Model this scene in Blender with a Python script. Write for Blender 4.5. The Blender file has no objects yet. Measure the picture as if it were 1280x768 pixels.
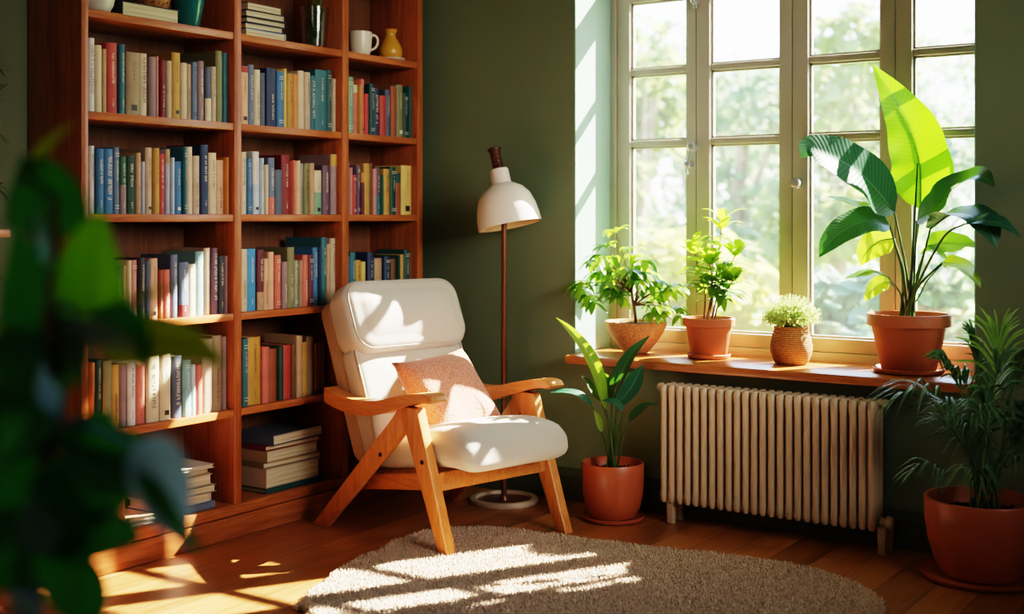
import bpy, bmesh, math, random
from mathutils import Vector, Matrix, Euler

sc = bpy.context.scene
COL = sc.collection
R = random.Random(7)
PI = math.pi

# ------------------------------------------------------------------ camera frame
# Origin of the world = floor point under the camera.  x runs along the window wall,
# y along the bookcase wall, z up.  The bookcase wall is x = WX, the window wall y = WY.
F, H, HOR, CX = 1575.0, 1.25, 272.0, 640.0
A = math.radians(34.0)
SA, CA = math.sin(A), math.cos(A)
WX, WY = -3.945, 4.77

def at(px, py, d):
    """world point seen at a pixel at depth d along the view direction"""
    lat = (px - CX) / F * d
    return Vector((lat * CA - d * SA, lat * SA + d * CA, H - (py - HOR) / F * d))
def on_x(px, py, x):
    r = (px - CX) / F
    return at(px, py, x / (r * CA - SA))
def on_y(px, py, y):
    r = (px - CX) / F
    return at(px, py, y / (r * SA + CA))
def on_z(px, py, z):
    return at(px, py, F * (H - z) / (py - HOR))

# ------------------------------------------------------------------ linking / tagging
def link(name, bm, mats, parent=None, loc=(0, 0, 0), rot=(0, 0, 0), smooth=True, angle=40):
    me = bpy.data.meshes.new(name)
    if isinstance(bm, bmesh.types.BMesh):
        bmesh.ops.recalc_face_normals(bm, faces=bm.faces[:]) if getattr(bm, 'is_valid', True) else None
        bm.to_mesh(me); bm.free()
    o = bpy.data.objects.new(name, me)
    for m in (mats if isinstance(mats, (list, tuple)) else [mats]):
        me.materials.append(m)
    if smooth:
        me.polygons.foreach_set('use_smooth', [True] * len(me.polygons))
        if angle is not None:
            me.set_sharp_from_angle(angle=math.radians(angle))
    COL.objects.link(o)
    o.location = loc; o.rotation_euler = rot
    if parent: o.parent = parent
    return o
def leafobj(name, bm, mats, parent=None, loc=(0, 0, 0)):
    me = bpy.data.meshes.new(name)
    bm.to_mesh(me); bm.free()
    o = bpy.data.objects.new(name, me)
    for m in (mats if isinstance(mats, (list, tuple)) else [mats]):
        me.materials.append(m)
    me.polygons.foreach_set('use_smooth', [True] * len(me.polygons))
    COL.objects.link(o); o.location = loc
    if parent: o.parent = parent
    return o
def tag(o, label=None, cat=None, group=None, kind=None):
    if label: o['label'] = label
    if cat: o['category'] = cat
    if group: o['group'] = group
    if kind: o['kind'] = kind
    return o
def thing(name, label, cat, loc=(0, 0, 0), rotz=0, group=None):
    o = bpy.data.objects.new(name, None); COL.objects.link(o)
    o.location = loc; o.rotation_euler = (0, 0, rotz); o.empty_display_size = .05
    return tag(o, label, cat, group)
def struct(name, bm, m, parent=None, **k):
    o = link(name, bm, m, parent, **k)
    if parent is None: o['kind'] = 'structure'
    return o

# ------------------------------------------------------------------ mesh shapes
def BM(): return bmesh.new()
def box(bm, x0, x1, y0, y1, z0, z1, bev=0, mi=0, seg=2):
    r = bmesh.ops.create_cube(bm, size=1)
    vs = r['verts']
    for v in vs:
        v.co = Vector(((x0 + x1) / 2 + v.co.x * (x1 - x0), (y0 + y1) / 2 + v.co.y * (y1 - y0), (z0 + z1) / 2 + v.co.z * (z1 - z0)))
    fs = list({f for v in vs for f in v.link_faces})
    for f in fs: f.material_index = mi
    if bev:
        es = list({e for v in vs for e in v.link_edges})
        g = bmesh.ops.bevel(bm, geom=es, offset=bev, segments=seg, affect='EDGES', profile=.5)
        for f in g['faces']: f.material_index = mi
    return vs
def prism(bm, poly, axis, a0, a1, bev=0, mi=0):
    """poly: 2-D outline; axis 'y' -> poly in (x,z) extruded along y; 'x' -> (y,z); 'z' -> (x,y)"""
    def mk(p, a):
        return {'y': (p[0], a, p[1]), 'x': (a, p[0], p[1]), 'z': (p[0], p[1], a)}[axis]
    v0 = [bm.verts.new(mk(p, a0)) for p in poly]; v1 = [bm.verts.new(mk(p, a1)) for p in poly]
    n = len(poly); fs = [bm.faces.new(v0[::-1]), bm.faces.new(v1)]
    for i in range(n): fs.append(bm.faces.new((v0[i], v0[(i + 1) % n], v1[(i + 1) % n], v1[i])))
    for f in fs: f.material_index = mi
    if bev:
        es = list({e for f in fs[:2] for e in f.edges})
        g = bmesh.ops.bevel(bm, geom=es, offset=bev, segments=3, affect='EDGES', profile=.5)
        for f in g['faces']: f.material_index = mi
    return v0 + v1
def lathe(bm, prof, seg=40, c=(0, 0, 0), mi=0, mat=None):
    rings = []
    M = mat or Matrix.Identity(4)
    for r, z in prof:
        if r < 1e-5: rings.append([bm.verts.new(M @ Vector((c[0], c[1], c[2] + z)))])
        else: rings.append([bm.verts.new(M @ Vector((c[0] + r * math.cos(2 * PI * i / seg), c[1] + r * math.sin(2 * PI * i / seg), c[2] + z))) for i in range(seg)])
    for a, b in zip(rings, rings[1:]):
        for i in range(seg):
            j = (i + 1) % seg
            q = [a[i % len(a)], a[j % len(a)], b[j % len(b)], b[i % len(b)]]
            u = []
            for v in q:
                if v not in u: u.append(v)
            if len(u) > 2:
                try: bm.faces.new(u).material_index = mi
                except ValueError: pass
def bez(pts, t):
    p = [Vector(q) for q in pts]
    while len(p) > 1: p = [a.lerp(b, t) for a, b in zip(p, p[1:])]
    return p[0]
def crom(pts, n):
    """smooth curve through points"""
    P = [Vector(p) for p in pts]; P = [P[0] * 2 - P[1]] + P + [P[-1] * 2 - P[-2]]
    out = []; m = len(P) - 3
    for k in range(n + 1):
        s = k / n * m; i = min(int(s), m - 1); t = s - i
        a, b, c, d = P[i:i + 4]
        out.append(.5 * ((2 * b) + (c - a) * t + (2 * a - 5 * b + 4 * c - d) * t * t + (3 * b - a - 3 * c + d) * t ** 3))
    return out
def tube(bm, pts, r0, r1=None, seg=8, mi=0, closed=False, cap=True):
    r1 = r0 if r1 is None else r1
    pts = [Vector(p) for p in pts]; n = len(pts); rings = []
    nrm = None
    for k, p in enumerate(pts):
        if closed: t = pts[(k + 1) % n] - pts[k - 1]
        else: t = pts[min(k + 1, n - 1)] - pts[max(k - 1, 0)]
        if t.length < 1e-9: t = Vector((0, 0, 1))
        t.normalize()
        if nrm is None:
            nrm = t.cross(Vector((0, 0, 1)))
            if nrm.length < 1e-3: nrm = t.cross(Vector((0, 1, 0)))
        nrm = nrm - t * nrm.dot(t); nrm.normalize()
        b = t.cross(nrm); r = r0 + (r1 - r0) * k / max(1, n - 1)
        rings.append([bm.verts.new(p + (nrm * math.cos(2 * PI * i / seg) + b * math.sin(2 * PI * i / seg)) * r) for i in range(seg)])
    pairs = list(zip(rings, rings[1:])) + ([(rings[-1], rings[0])] if closed else [])
    for a, b in pairs:
        for i in range(seg):
            bm.faces.new((a[i], a[(i + 1) % seg], b[(i + 1) % seg], b[i])).material_index = mi
    if cap and not closed:
        bm.faces.new(rings[0][::-1]).material_index = mi; bm.faces.new(rings[-1]).material_index = mi
def ball(bm, c, r, sub=2, sc_=(1, 1, 1), mi=0):
    g = bmesh.ops.create_icosphere(bm, subdivisions=sub, radius=r)
    for v in g['verts']:
        v.co = Vector((c[0] + v.co.x * sc_[0], c[1] + v.co.y * sc_[1], c[2] + v.co.z * sc_[2]))
    for f in {f for v in g['verts'] for f in v.link_faces}: f.material_index = mi
def ribbon(bm, pts, w, up, shape='oval', fold=.25, n=14, nc=3, wav=0., wf=3, mi=0, curved=True, droop=0.):
    """a leaf blade along pts with half-width w, top side facing up; uv.x across, uv.y along"""
    uvl = bm.loops.layers.uv.verify()
    P = crom(pts, n) if curved else [bez(pts, k / n) for k in range(n + 1)]
    up = Vector(up).normalized(); rows = []
    for k, p in enumerate(P):
        v = k / n
        t = (P[min(k + 1, n)] - P[max(k - 1, 0)]).normalized()
        s = t.cross(up)
        if s.length < .05: s = t.cross(up + Vector((.3, .2, .1)))
        s.normalize(); nn = s.cross(t)
        if shape == 'oval': ww = w * math.sin(PI * min(1, max(0, v)) ** .85) ** .75
        elif shape == 'paddle': ww = w * min(1, (v / .16) ** .55) * (1 - max(0, (v - .25) / .75) ** 2.1)
        elif shape == 'lance': ww = w * math.sin(PI * v ** .65) ** .9
        elif shape == 'strap': ww = w * (.35 + .65 * math.sin(PI * min(1, v * 1.0) ** .6)) * (1 - v ** 5)
        else: ww = w * (1 - v) ** .6
        ww = max(ww, w * .012)
        row = []
        for j in range(-nc, nc + 1):
            c = j / nc
            off = abs(c) * fold * ww - droop * c * c * ww + wav * w * math.sin(v * wf * 2 * PI + (1.7 if c > 0 else 0)) * c * c * min(1, ww / w)
            row.append((bm.verts.new(p + s * c * ww + nn * off), c * .5 + .5, v))
        rows.append(row)
    for a, b in zip(rows, rows[1:]):
        for j in range(2 * nc):
            f = bm.faces.new((a[j][0], a[j + 1][0], b[j + 1][0], b[j][0])); f.material_index = mi; f.smooth = True
            for l, q in zip(f.loops, (a[j], a[j + 1], b[j + 1], b[j])): l[uvl].uv = (q[1], q[2])
def softbox(bm, sx, sy, sz, r, n=10, puff=0., fn=None, M=None, mi=0):
    """cushion: box with rounded edges of radius r and puffed faces; fn(co, unit) may bend it"""
    g = bmesh.ops.create_cube(bm, size=2)
    es = list({e for v in g['verts'] for e in v.link_edges})
    sub = bmesh.ops.subdivide_edges(bm, edges=es, cuts=n, use_grid_fill=True)
    vs = list(bm.verts)
    hx, hy, hz = sx / 2, sy / 2, sz / 2
    for v in vs:
        u = v.co.copy()
        # spread samples toward the edges
        q = Vector([math.copysign(abs(c) ** .8, c) for c in u])
        p = Vector((q.x * hx, q.y * hy, q.z * hz))
        inner = Vector((max(-hx + r, min(hx - r, p.x)), max(-hy + r, min(hy - r, p.y)), max(-hz + r, min(hz - r, p.z))))
        d = p - inner
        if d.length > 1e-6:
            # rounded: exact distance on the surface
            d = d.normalized() * r
        co = inner + d
        k = puff
        co.z += math.copysign(k * (1 - u.x ** 4) * (1 - u.y ** 4), u.z) if abs(u.z) > .01 else 0
        if fn: co = fn(co, u)
        v.co = M @ co if M is not None else co
    for f in {f for v in vs for f in v.link_faces}: f.material_index = mi; f.smooth = True
    return vs

def rr_out(hx, hy, rad, n=9, m=7):
    P = []
    for cx_, cy_, a0 in ((hx - rad, hy - rad, 0), (-hx + rad, hy - rad, PI / 2), (-hx + rad, -hy + rad, PI), (hx - rad, -hy + rad, 1.5 * PI)):
        for k in range(n): a = a0 + k / (n - 1) * PI / 2; P.append((cx_ + rad * math.cos(a), cy_ + rad * math.sin(a)))
    out = []
    for i, (a, b) in enumerate(zip(P, P[1:] + P[:1])):
        k = m if (i + 1) % n == 0 else 1
        for q in range(k): out.append((a[0] + (b[0] - a[0]) * q / k, a[1] + (b[1] - a[1]) * q / k))
    return out
def slab(bm, hx, hy, rad, t, er, puff, M):
    """boxed cushion: rounded-rectangle outline, thickness t, edge rounding er, both faces puffed"""
    prof = [(er * (1 - math.sin(a)), t / 2 - er * (1 - math.cos(a))) for a in [PI / 2 * (1 - k / 5) for k in range(6)]]
    half = min(hx, hy)
    ins = [er + (half - er) * k / 9 for k in range(1, 9)] + [half * .995]
    prof += [(i, t / 2 + puff * (1 - (1 - (i - er) / (half - er)) ** 2)) for i in ins]
    full = [(i, -z) for i, z in prof[::-1]] + prof
    rings = []
    for i, z in full:
        f = 1 - i / half
        rings.append([bm.verts.new(M @ Vector((x, y, z))) for x, y in rr_out(max(hx - i, .001), max(hy - i, .001), max(.0008, min(rad * max(f, .05), hx - i, hy - i) * .98))])
    for a, b in zip(rings, rings[1:]):
        n = len(a)
        for k in range(n): bm.faces.new((a[k], a[(k + 1) % n], b[(k + 1) % n], b[k]))
    bm.faces.new(rings[0][::-1]); bm.faces.new(rings[-1])

# ------------------------------------------------------------------ materials
def s2l(c):
    c = c / 255.
    return c / 12.92 if c <= .04045 else ((c + .055) / 1.055) ** 2.4
def rgb(r, g, b): return (s2l(r), s2l(g), s2l(b), 1)
def mul(c, k): return (min(1, c[0] * k), min(1, c[1] * k), min(1, c[2] * k), 1)
class N:
    def __init__(s, name):
        s.m = bpy.data.materials.new(name); s.m.use_nodes = True
        s.t = s.m.node_tree; s.t.nodes.clear()
        s.out = s.n('ShaderNodeOutputMaterial')
    def n(s, typ, **kw):
        nd = s.t.nodes.new(typ)
        for k, v in kw.items():
            if k in nd.inputs: nd.inputs[k].default_value = v
            else: setattr(nd, k, v)
        return nd
    def l(s, a, b): s.t.links.new(a, b)
    def mapped(s, scale, coord='Object', rot=(0, 0, 0)):
        tc = s.n('ShaderNodeTexCoord'); mp = s.n('ShaderNodeMapping')
        mp.inputs['Scale'].default_value = scale; mp.inputs['Rotation'].default_value = rot
        s.l(tc.outputs[coord], mp.inputs['Vector']); return mp.outputs['Vector']
    def noise(s, vec, scale=5, detail=4, rough=.5, dist=0):
        nd = s.n('ShaderNodeTexNoise'); nd.inputs['Scale'].default_value = scale; nd.inputs['Detail'].default_value = detail
        nd.inputs['Roughness'].default_value = rough; nd.inputs['Distortion'].default_value = dist
        s.l(vec, nd.inputs['Vector']); return nd.outputs['Fac']
    def ramp(s, fac, stops):
        nd = s.n('ShaderNodeValToRGB'); cr = nd.color_ramp
        while len(cr.elements) < len(stops): cr.elements.new(.5)
        for e, (p, c) in zip(cr.elements, stops): e.position = p; e.color = c
        s.l(fac, nd.inputs['Fac']); return nd.outputs['Color']
    def math(s, op, a, b=None):
        nd = s.n('ShaderNodeMath', operation=op)
        for i, x in enumerate((a, b)):
            if x is None: continue
            if isinstance(x, (int, float)): nd.inputs[i].default_value = x
            else: s.l(x, nd.inputs[i])
        return nd.outputs[0]
    def mix(s, fac, a, b, blend='MIX'):
        nd = s.n('ShaderNodeMix', data_type='RGBA', blend_type=blend)
        for x, k in ((fac, 0), (a, 6), (b, 7)):
            if isinstance(x, (int, float, tuple)): nd.inputs[k].default_value = x
            else: s.l(x, nd.inputs[k])
        return nd.outputs[2]
    def bsdf(s, col, rough=.5, spec=.5, bump=None, bs=.2, bd=.01, **kw):
        p = s.n('ShaderNodeBsdfPrincipled')
        if isinstance(col, tuple): p.inputs['Base Color'].default_value = col
        else: s.l(col, p.inputs['Base Color'])
        if isinstance(rough, (int, float)): p.inputs['Roughness'].default_value = rough
        else: s.l(rough, p.inputs['Roughness'])
        p.inputs['Specular IOR Level'].default_value = spec
        for k, v in kw.items(): p.inputs[k.replace('_', ' ')].default_value = v
        if bump is not None:
            b = s.n('ShaderNodeBump'); b.inputs['Strength'].default_value = bs; b.inputs['Distance'].default_value = bd
            s.l(bump, b.inputs['Height']); s.l(b.outputs[0], p.inputs['Normal'])
        return p
    def done(s, sh): s.l(sh.outputs[0], s.out.inputs['Surface']); return s.m

def m_plain(name, col, rough=.5, spec=.5, var=.12, scale=8, bs=.0, bscale=60, coord='Object', **kw):
    n = N(name); v = n.mapped((1, 1, 1), coord)
    f = n.noise(v, scale, 4)
    c = n.ramp(f, [(.25, mul(col, 1 - var)), (.75, mul(col, 1 + var))])
    b = n.noise(v, bscale, 3) if bs else None
    return n.done(n.bsdf(c, rough, spec, b, bs, .004, **kw))
def m_wood(name, dark, light, grain=(18, 18, 1.2), rough=.38, spec=.5, coord='Object', bs=.06):
    n = N(name); v = n.mapped(grain, coord)
    f1 = n.noise(v, 1.6, 5, .6, 1.2); f2 = n.noise(v, 9, 3, .6, .3)
    f = n.math('ADD', n.math('MULTIPLY', f1, .7), n.math('MULTIPLY', f2, .3))
    c = n.ramp(f, [(.3, dark), (.5, tuple((a + b) / 2 for a, b in zip(dark, light))), (.68, light)])
    return n.done(n.bsdf(c, rough, spec, f, bs, .004))
def m_leaf(name, col, vein, trans=.35, tcol=None, rough=.32, nveins=26, slant=7, vs=.35, spec=.5):
    n = N(name)
    uv = n.n('ShaderNodeUVMap'); sp = n.n('ShaderNodeSeparateXYZ'); n.l(uv.outputs[0], sp.inputs[0])
    u = n.math('ABSOLUTE', n.math('SUBTRACT', sp.outputs[0], .5))
    ph = n.math('SUBTRACT', n.math('MULTIPLY', sp.outputs[1], nveins * 6.283), n.math('MULTIPLY', u, slant * 6.283))
    sv = n.math('MULTIPLY', n.math('ADD', n.math('SINE', ph), 1.), .5)
    mid = n.math('LESS_THAN', u, .022)
    nz = n.noise(n.mapped((1, 1, 1)), 9, 3)
    c = n.mix(n.math('MULTIPLY', n.math('POWER', sv, 3.), vs), col, vein)
    c = n.mix(n.math('MULTIPLY', nz, .35), c, mul(col, .6))
    c = n.mix(n.math('MULTIPLY', mid, .8), c, vein)
    p = n.bsdf(c, rough, spec, sv, .12, .004)
    tr = n.n('ShaderNodeBsdfTranslucent')
    tc = n.mix(n.math('MULTIPLY', sv, .25), tcol or mul(col, 2.2), vein)
    tc = n.mix(n.math('MULTIPLY', mid, .7), tc, mul(col, .8))
    n.l(tc, tr.inputs[0])
    mx = n.n('ShaderNodeMixShader'); mx.inputs[0].default_value = trans
    n.l(p.outputs[0], mx.inputs[1]); n.l(tr.outputs[0], mx.inputs[2])
    return n.done(mx)
SUN, SKY, FILL, FILL2 = 54.0, 4.8, 8.0, 3.2
VT, LOOK, EXPO = 'Filmic', 'High Contrast', 0.9
# ------------------------------------------------------------------ shared materials
M = {}
M['wall'] = m_plain('green_wall_paint', rgb(108, 124, 98), .55, .4, .07, 2.5, .06, 90)
M['reveal'] = m_plain('pale_teal_reveal', rgb(138, 170, 156), .55, .35, .05, 2.5, .05, 90)
M['ceiling'] = m_plain('ceiling_paint', rgb(196, 192, 180), .8, .2, .03, 3)
M['base'] = m_plain('skirting_paint', rgb(66, 80, 60), .4, .5, .05, 5)
M['frame'] = m_plain('window_paint', rgb(178, 170, 156), .35, .5, .03, 5)
M['sillwood'] = m_wood('sill_wood', rgb(134, 70, 30), rgb(196, 124, 66), (1.4, 22, 22), .3)
M['metal_white'] = m_plain('white_enamel_fitting', rgb(206, 208, 210), .2, .6, .02, Metallic=.6)
M['chrome'] = m_plain('brushed_steel', rgb(170, 168, 165), .25, .5, .03, Metallic=.9)

def m_floor():
    n = N('oak_planks')
    v = n.mapped((1, 1, 1), 'Object', (0, 0, PI / 2))
    br = n.n('ShaderNodeTexBrick'); n.l(v, br.inputs['Vector'])
    br.offset = .37; br.offset_frequency = 2
    for k, x in (('Scale', 1.), ('Mortar Size', .0016), ('Mortar Smooth', .1), ('Bias', 0.), ('Brick Width', 1.5), ('Row Height', .15)): br.inputs[k].default_value = x
    br.inputs['Color1'].default_value = (0, 0, 0, 1); br.inputs['Color2'].default_value = (1, 1, 1, 1); br.inputs['Mortar'].default_value = (.5, .5, .5, 1)
    g = n.mapped((24, 1.3, 1)); f1 = n.noise(g, 1.5, 6, .6, 1.4); f2 = n.noise(n.mapped((80, 3, 1)), 2, 3)
    f = n.math('ADD', n.math('MULTIPLY', f1, .6), n.math('MULTIPLY', f2, .2))
    bw = n.n('ShaderNodeRGBToBW'); n.l(br.outputs['Color'], bw.inputs[0])
    f = n.math('ADD', f, n.math('MULTIPLY', bw.outputs[0], .2))
    c = n.ramp(f, [(.3, rgb(112, 64, 32)), (.5, rgb(158, 98, 52)), (.72, rgb(192, 128, 74))])
    c = n.mix(br.outputs['Fac'], c, rgb(48, 24, 12))
    h = n.math('SUBTRACT', n.math('MULTIPLY', f, .12), br.outputs['Fac'])
    return n.done(n.bsdf(c, n.math('ADD', n.math('MULTIPLY', f1, .2), .24), .5, h, .35, .004))
M['floor'] = m_floor()

# ------------------------------------------------------------------ room shell
CEIL = 3.02
XR, YB = 1.6, -1.6                       # right wall, wall behind the camera
bm = BM(); box(bm, WX - .1, XR + .1, YB - .1, WY + .42, -.12, 0); struct('floor', bm, M['floor'], smooth=False)
bm = BM(); box(bm, WX - .1, XR + .1, YB - .1, WY + .42, CEIL, CEIL + .12); struct('ceiling', bm, M['ceiling'], smooth=False)
bm = BM(); box(bm, WX - .12, WX, YB - .1, WY + .42, 0, CEIL); struct('wall_left', bm, M['wall'], smooth=False)
bm = BM(); box(bm, XR, XR + .12, YB - .1, WY + .42, 0, CEIL); struct('wall_right', bm, M['wall'], smooth=False)
bm = BM(); box(bm, WX, XR, YB - .12, YB, 0, CEIL); struct('wall_front', bm, M['wall'], smooth=False)
# window wall with an opening (reveal 0.40 deep)
OX0 = on_y(718, 300, WY).x; OX1 = on_y(1220, 300, WY).x
OZ0, OZ1, TH = .615, 2.80, .42
bm = BM()
box(bm, WX, OX0, WY, WY + TH, 0, CEIL); box(bm, OX1, XR, WY, WY + TH, 0, CEIL)
box(bm, OX0, OX1, WY, WY + TH, 0, OZ0); box(bm, OX0, OX1, WY, WY + TH, OZ1, CEIL)
struct('wall_back', bm, M['wall'], smooth=False)
# skirting boards
prof = [(0, 0), (.02, 0), (.02, .108), (.014, .122), (.010, .138), (0, .142)]
bm = BM(); prism(bm, [(WY - p, z) for p, z in prof], 'x', WX, XR); struct('baseboard_back', bm, M['base'], smooth=False)
bm = BM(); prism(bm, [(WX + p, z) for p, z in prof], 'y', YB, 2.74); struct('baseboard_left', bm, M['base'], smooth=False)

# thin pale teal panels lining the reveal
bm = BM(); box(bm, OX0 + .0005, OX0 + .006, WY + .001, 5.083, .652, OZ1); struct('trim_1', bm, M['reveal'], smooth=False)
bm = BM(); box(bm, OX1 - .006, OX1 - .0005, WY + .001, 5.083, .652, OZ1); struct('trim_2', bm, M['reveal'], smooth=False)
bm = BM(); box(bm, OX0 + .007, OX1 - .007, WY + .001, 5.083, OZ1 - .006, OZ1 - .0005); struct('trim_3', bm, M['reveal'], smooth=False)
# ------------------------------------------------------------------ window
WP = 5.10                                # plane of the sash fronts
wx = lambda px: on_y(px, 272, WP).x
sx = [wx(p) for p in (768, 787, 857, 870, 887, 974, 990, 1010, 1100, 1119, 1140)]
SILL = .65
Z_G0 = .745                              # bottom of the glass
Z_T = [1.587, 1.915]                     # glazing bars
Z_G1, Z_H0, Z_H1 = 2.235, 2.375, 2.70    # top of casement glass, upper lights
bm = BM()
box(bm, OX0, sx[0] + .012, WP - .015, WP + .075, SILL, OZ1)
box(bm, OX1 - .03, OX1, WP - .015, WP + .075, SILL, OZ1)
box(bm, sx[0] + .012, OX1 - .03, WP - .015, WP + .075, SILL - .02, SILL + .035, .004)
box(bm, sx[0] + .012, OX1 - .03, WP - .015, WP + .075, Z_G1 + .065, Z_H0 - .03, .004)
box(bm, sx[0] + .012, OX1 - .03, WP - .015, WP + .075, Z_H1 + .03, OZ1)
win = struct('window_1', bm, M['frame'])
win['label'] = 'white painted casement window with four tall sashes above the wooden sill'

def m_glass():
    n = N('old_window_glass')
    tr = n.n('ShaderNodeBsdfTransparent'); gl = n.n('ShaderNodeBsdfGlossy'); gl.inputs['Roughness'].default_value = .03
    fr = n.n('ShaderNodeFresnel'); fr.inputs[0].default_value = 1.35
    nz = n.noise(n.mapped((1, 1, 1)), 3, 3)
    mx = n.n('ShaderNodeMixShader'); n.l(fr.outputs[0], mx.inputs[0]); n.l(tr.outputs[0], mx.inputs[1]); n.l(gl.outputs[0], mx.inputs[2])
    df = n.n('ShaderNodeBsdfTranslucent'); df.inputs[0].default_value = (.9, .97, 1, 1)
    m2 = n.n('ShaderNodeMixShader'); n.l(n.math('MULTIPLY', nz, .012), m2.inputs[0]); n.l(mx.outputs[0], m2.inputs[1]); n.l(df.outputs[0], m2.inputs[2])
    return n.done(m2)
M['glass'] = m_glass()

def sash(x0, g0, g1, x1, name='sash'):
    d0, d1 = WP, WP + .05
    bm = BM()
    zb, zt = SILL + .037, Z_G1 + .063
    b = .004
    box(bm, x0, g0, d0, d1, zb, zt, b); box(bm, g1, x1, d0, d1, zb, zt, b)
    box(bm, g0 - .002, g1 + .002, d0, d1, zb, Z_G0, b); box(bm, g0 - .002, g1 + .002, d0, d1, Z_G1, zt, b)
    for z in Z_T: box(bm, g0 - .002, g1 + .002, d0 + .006, d1 - .006, z - .014, z + .014, b)
    # sloped glazing bead around each pane
    zs = [Z_G0, Z_T[0] - .014, Z_T[0] + .014, Z_T[1] - .014, Z_T[1] + .014, Z_G1]
    for za, zc in ((zs[0], zs[1]), (zs[2], zs[3]), (zs[4], zs[5])):
        for e in ((g0, za, g0 + .009, zc), (g1 - .009, za, g1, zc), (g0, za, g1, za + .009), (g0, zc - .009, g1, zc)):
            box(bm, e[0], e[2], d0 + .022, d1 - .01, e[1], e[3], 0)
    o = link(name, bm, M['frame'], win)
    bm = BM(); box(bm, g0, g1, d0 + .028, d0 + .031, Z_G0, Z_G1)
    link('glass', bm, M['glass'], o, smooth=False)
    # upper light of the same bay
    bm = BM()
    zb, zt = Z_H0 - .028, Z_H1 + .028
    box(bm, x0, g0, d0, d1, zb, zt, b); box(bm, g1, x1, d0, d1, zb, zt, b)
    box(bm, g0 - .002, g1 + .002, d0, d1, zb, Z_H0, b); box(bm, g0 - .002, g1 + .002, d0, d1, Z_H1, zt, b)
    u = link('upper_light', bm, M['frame'], win)
    bm = BM(); box(bm, g0, g1, d0 + .028, d0 + .031, Z_H0, Z_H1)
    link('glass', bm, M['glass'], u, smooth=False)
    return o
g = .0018
sashes = [sash(sx[0] + .014, sx[1], sx[2], sx[3] - g), sash(sx[3] + g, sx[4], sx[5], sx[6] - g),
          sash(sx[6] + g, sx[7], sx[8], sx[9] - g), sash(sx[9] + g, sx[10], OX1 - .075, OX1 - .032)]
# handle with lever on the first meeting stile, knob on the third sash, catch above
def fit(name, parent, fn, label=None):
    bm = BM(); fn(bm); o = link(name, bm, M['metal_white'], parent)
    if label: o['label'] = label
    return o
Ry = Matrix.Rotation(PI / 2, 4, 'X')     # lathe axis -> -y
def knobfn(p, r=.02):
    def fn(bm):
        T = Matrix.Translation(p) @ Matrix.Rotation(PI / 2, 4, 'X')
        lathe(bm, [(0, -.002), (r, -.002), (r, .006), (r * .55, .01), (r * .5, .02), (r * .95, .026), (r * 1.02, .036), (r * .8, .044), (r * .35, .047), (0, .047)], 20, mat=T)
    return fn
h1 = on_y(868, 184, WP); h2 = on_y(863, 206, WP)
def leverfn(bm):
    knobfn(Vector((h1.x, WP, h1.z)))(bm); knobfn(Vector((h2.x, WP, h2.z)), .018)(bm)
    tube(bm, [(h1.x, WP - .032, h1.z), (h1.x - .004, WP - .04, (h1.z + h2.z) / 2), (h2.x, WP - .032, h2.z)], .009, .008, 10)
    tube(bm, [(h2.x, WP - .034, h2.z), (h2.x - .002, WP - .036, h2.z - .025), (h2.x + .004, WP - .034, h2.z - .045)], .008, .006, 10)
fit('window_handle', sashes[0], leverfn, 'white enamel lever handle')
k = on_y(998, 229, WP); fit('knob', sashes[2], knobfn(Vector((k.x, WP, k.z)), .022), 'white round knob')
k = on_y(871, 3, WP)
def catchfn(bm):
    knobfn(Vector((k.x, WP, k.z)), .013)(bm); box(bm, k.x - .008, k.x + .008, WP - .02, WP - .001, k.z - .03, k.z + .035, .004)
fit('catch', sashes[1], catchfn, 'small catch on the meeting stile')

bm = BM(); box(bm, OX0 + .012, OX1 - .004, 4.672, WP - .016, SILL - .034, SILL, .004)
sill = link('window_sill', bm, M['sillwood'], win); sill['label'] = 'warm brown wooden sill board'
# ------------------------------------------------------------------ bookcase
BX = -3.64                                # front plane of the bookcase
yB = lambda px: on_x(px, 272, BX).y
YL = yB(102)
Y1 = (yB(293), yB(302)); Y2 = (yB(428), yB(436)); YE = (yB(522), yB(528.5))
M['case_v'] = m_wood('cherry_upright', rgb(116, 58, 28), rgb(184, 106, 58), (22, 22, 1.3), .36)
M['case_h'] = m_wood('cherry_shelf', rgb(124, 64, 32), rgb(190, 114, 64), (22, 1.3, 22), .34)
M['case_back'] = m_wood('cherry_back', rgb(88, 52, 30), rgb(124, 80, 50), (16, 16, 1.1), .6)
SH = [.131, .500, .876, 1.262, 1.618, 1.972, 2.33]    # tops of the shelves, bottom to top
CASE_T = 2.66
T = .028
case = thing('bookcase', 'tall reddish brown wooden bookcase with three bays of shelves', 'bookcase', (-3.79, (YL + YE[1]) / 2, 0))
cl = Vector(case.location)
def cpart(name, x0, x1, y0, y1, z0, z1, m, bev=.002):
    bm = BM(); box(bm, x0 - cl.x, x1 - cl.x, y0 - cl.y, y1 - cl.y, z0, z1, bev); return link(name, bm, m, case)
XB = WX + .006
cpart('side_panel', XB, BX, YL, yB(110.5), 0, CASE_T, M['case_v'])
cpart('side_panel', XB, BX, YE[0], YE[1], 0, CASE_T, M['case_v'])
cpart('divider', XB + .012, BX, Y1[0], Y1[1], SH[0], CASE_T - T, M['case_v'])
cpart('divider', XB + .012, BX, Y2[0], Y2[1], SH[0], CASE_T - T, M['case_v'])
cpart('back_panel', XB, XB + .01, yB(110.5), YE[0], .0, CASE_T - T, M['case_back'], 0)
cpart('top_panel', XB, BX, yB(110.5), YE[0], CASE_T - T, CASE_T, M['case_h'])
cpart('plinth', BX - .045, BX + .004, yB(110.5) - .03, YE[0], .002, .086, M['case_h'])
cpart('base_board', XB + .012, BX + .004, yB(110.5), YE[0], .092, SH[0], M['case_h'])
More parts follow.
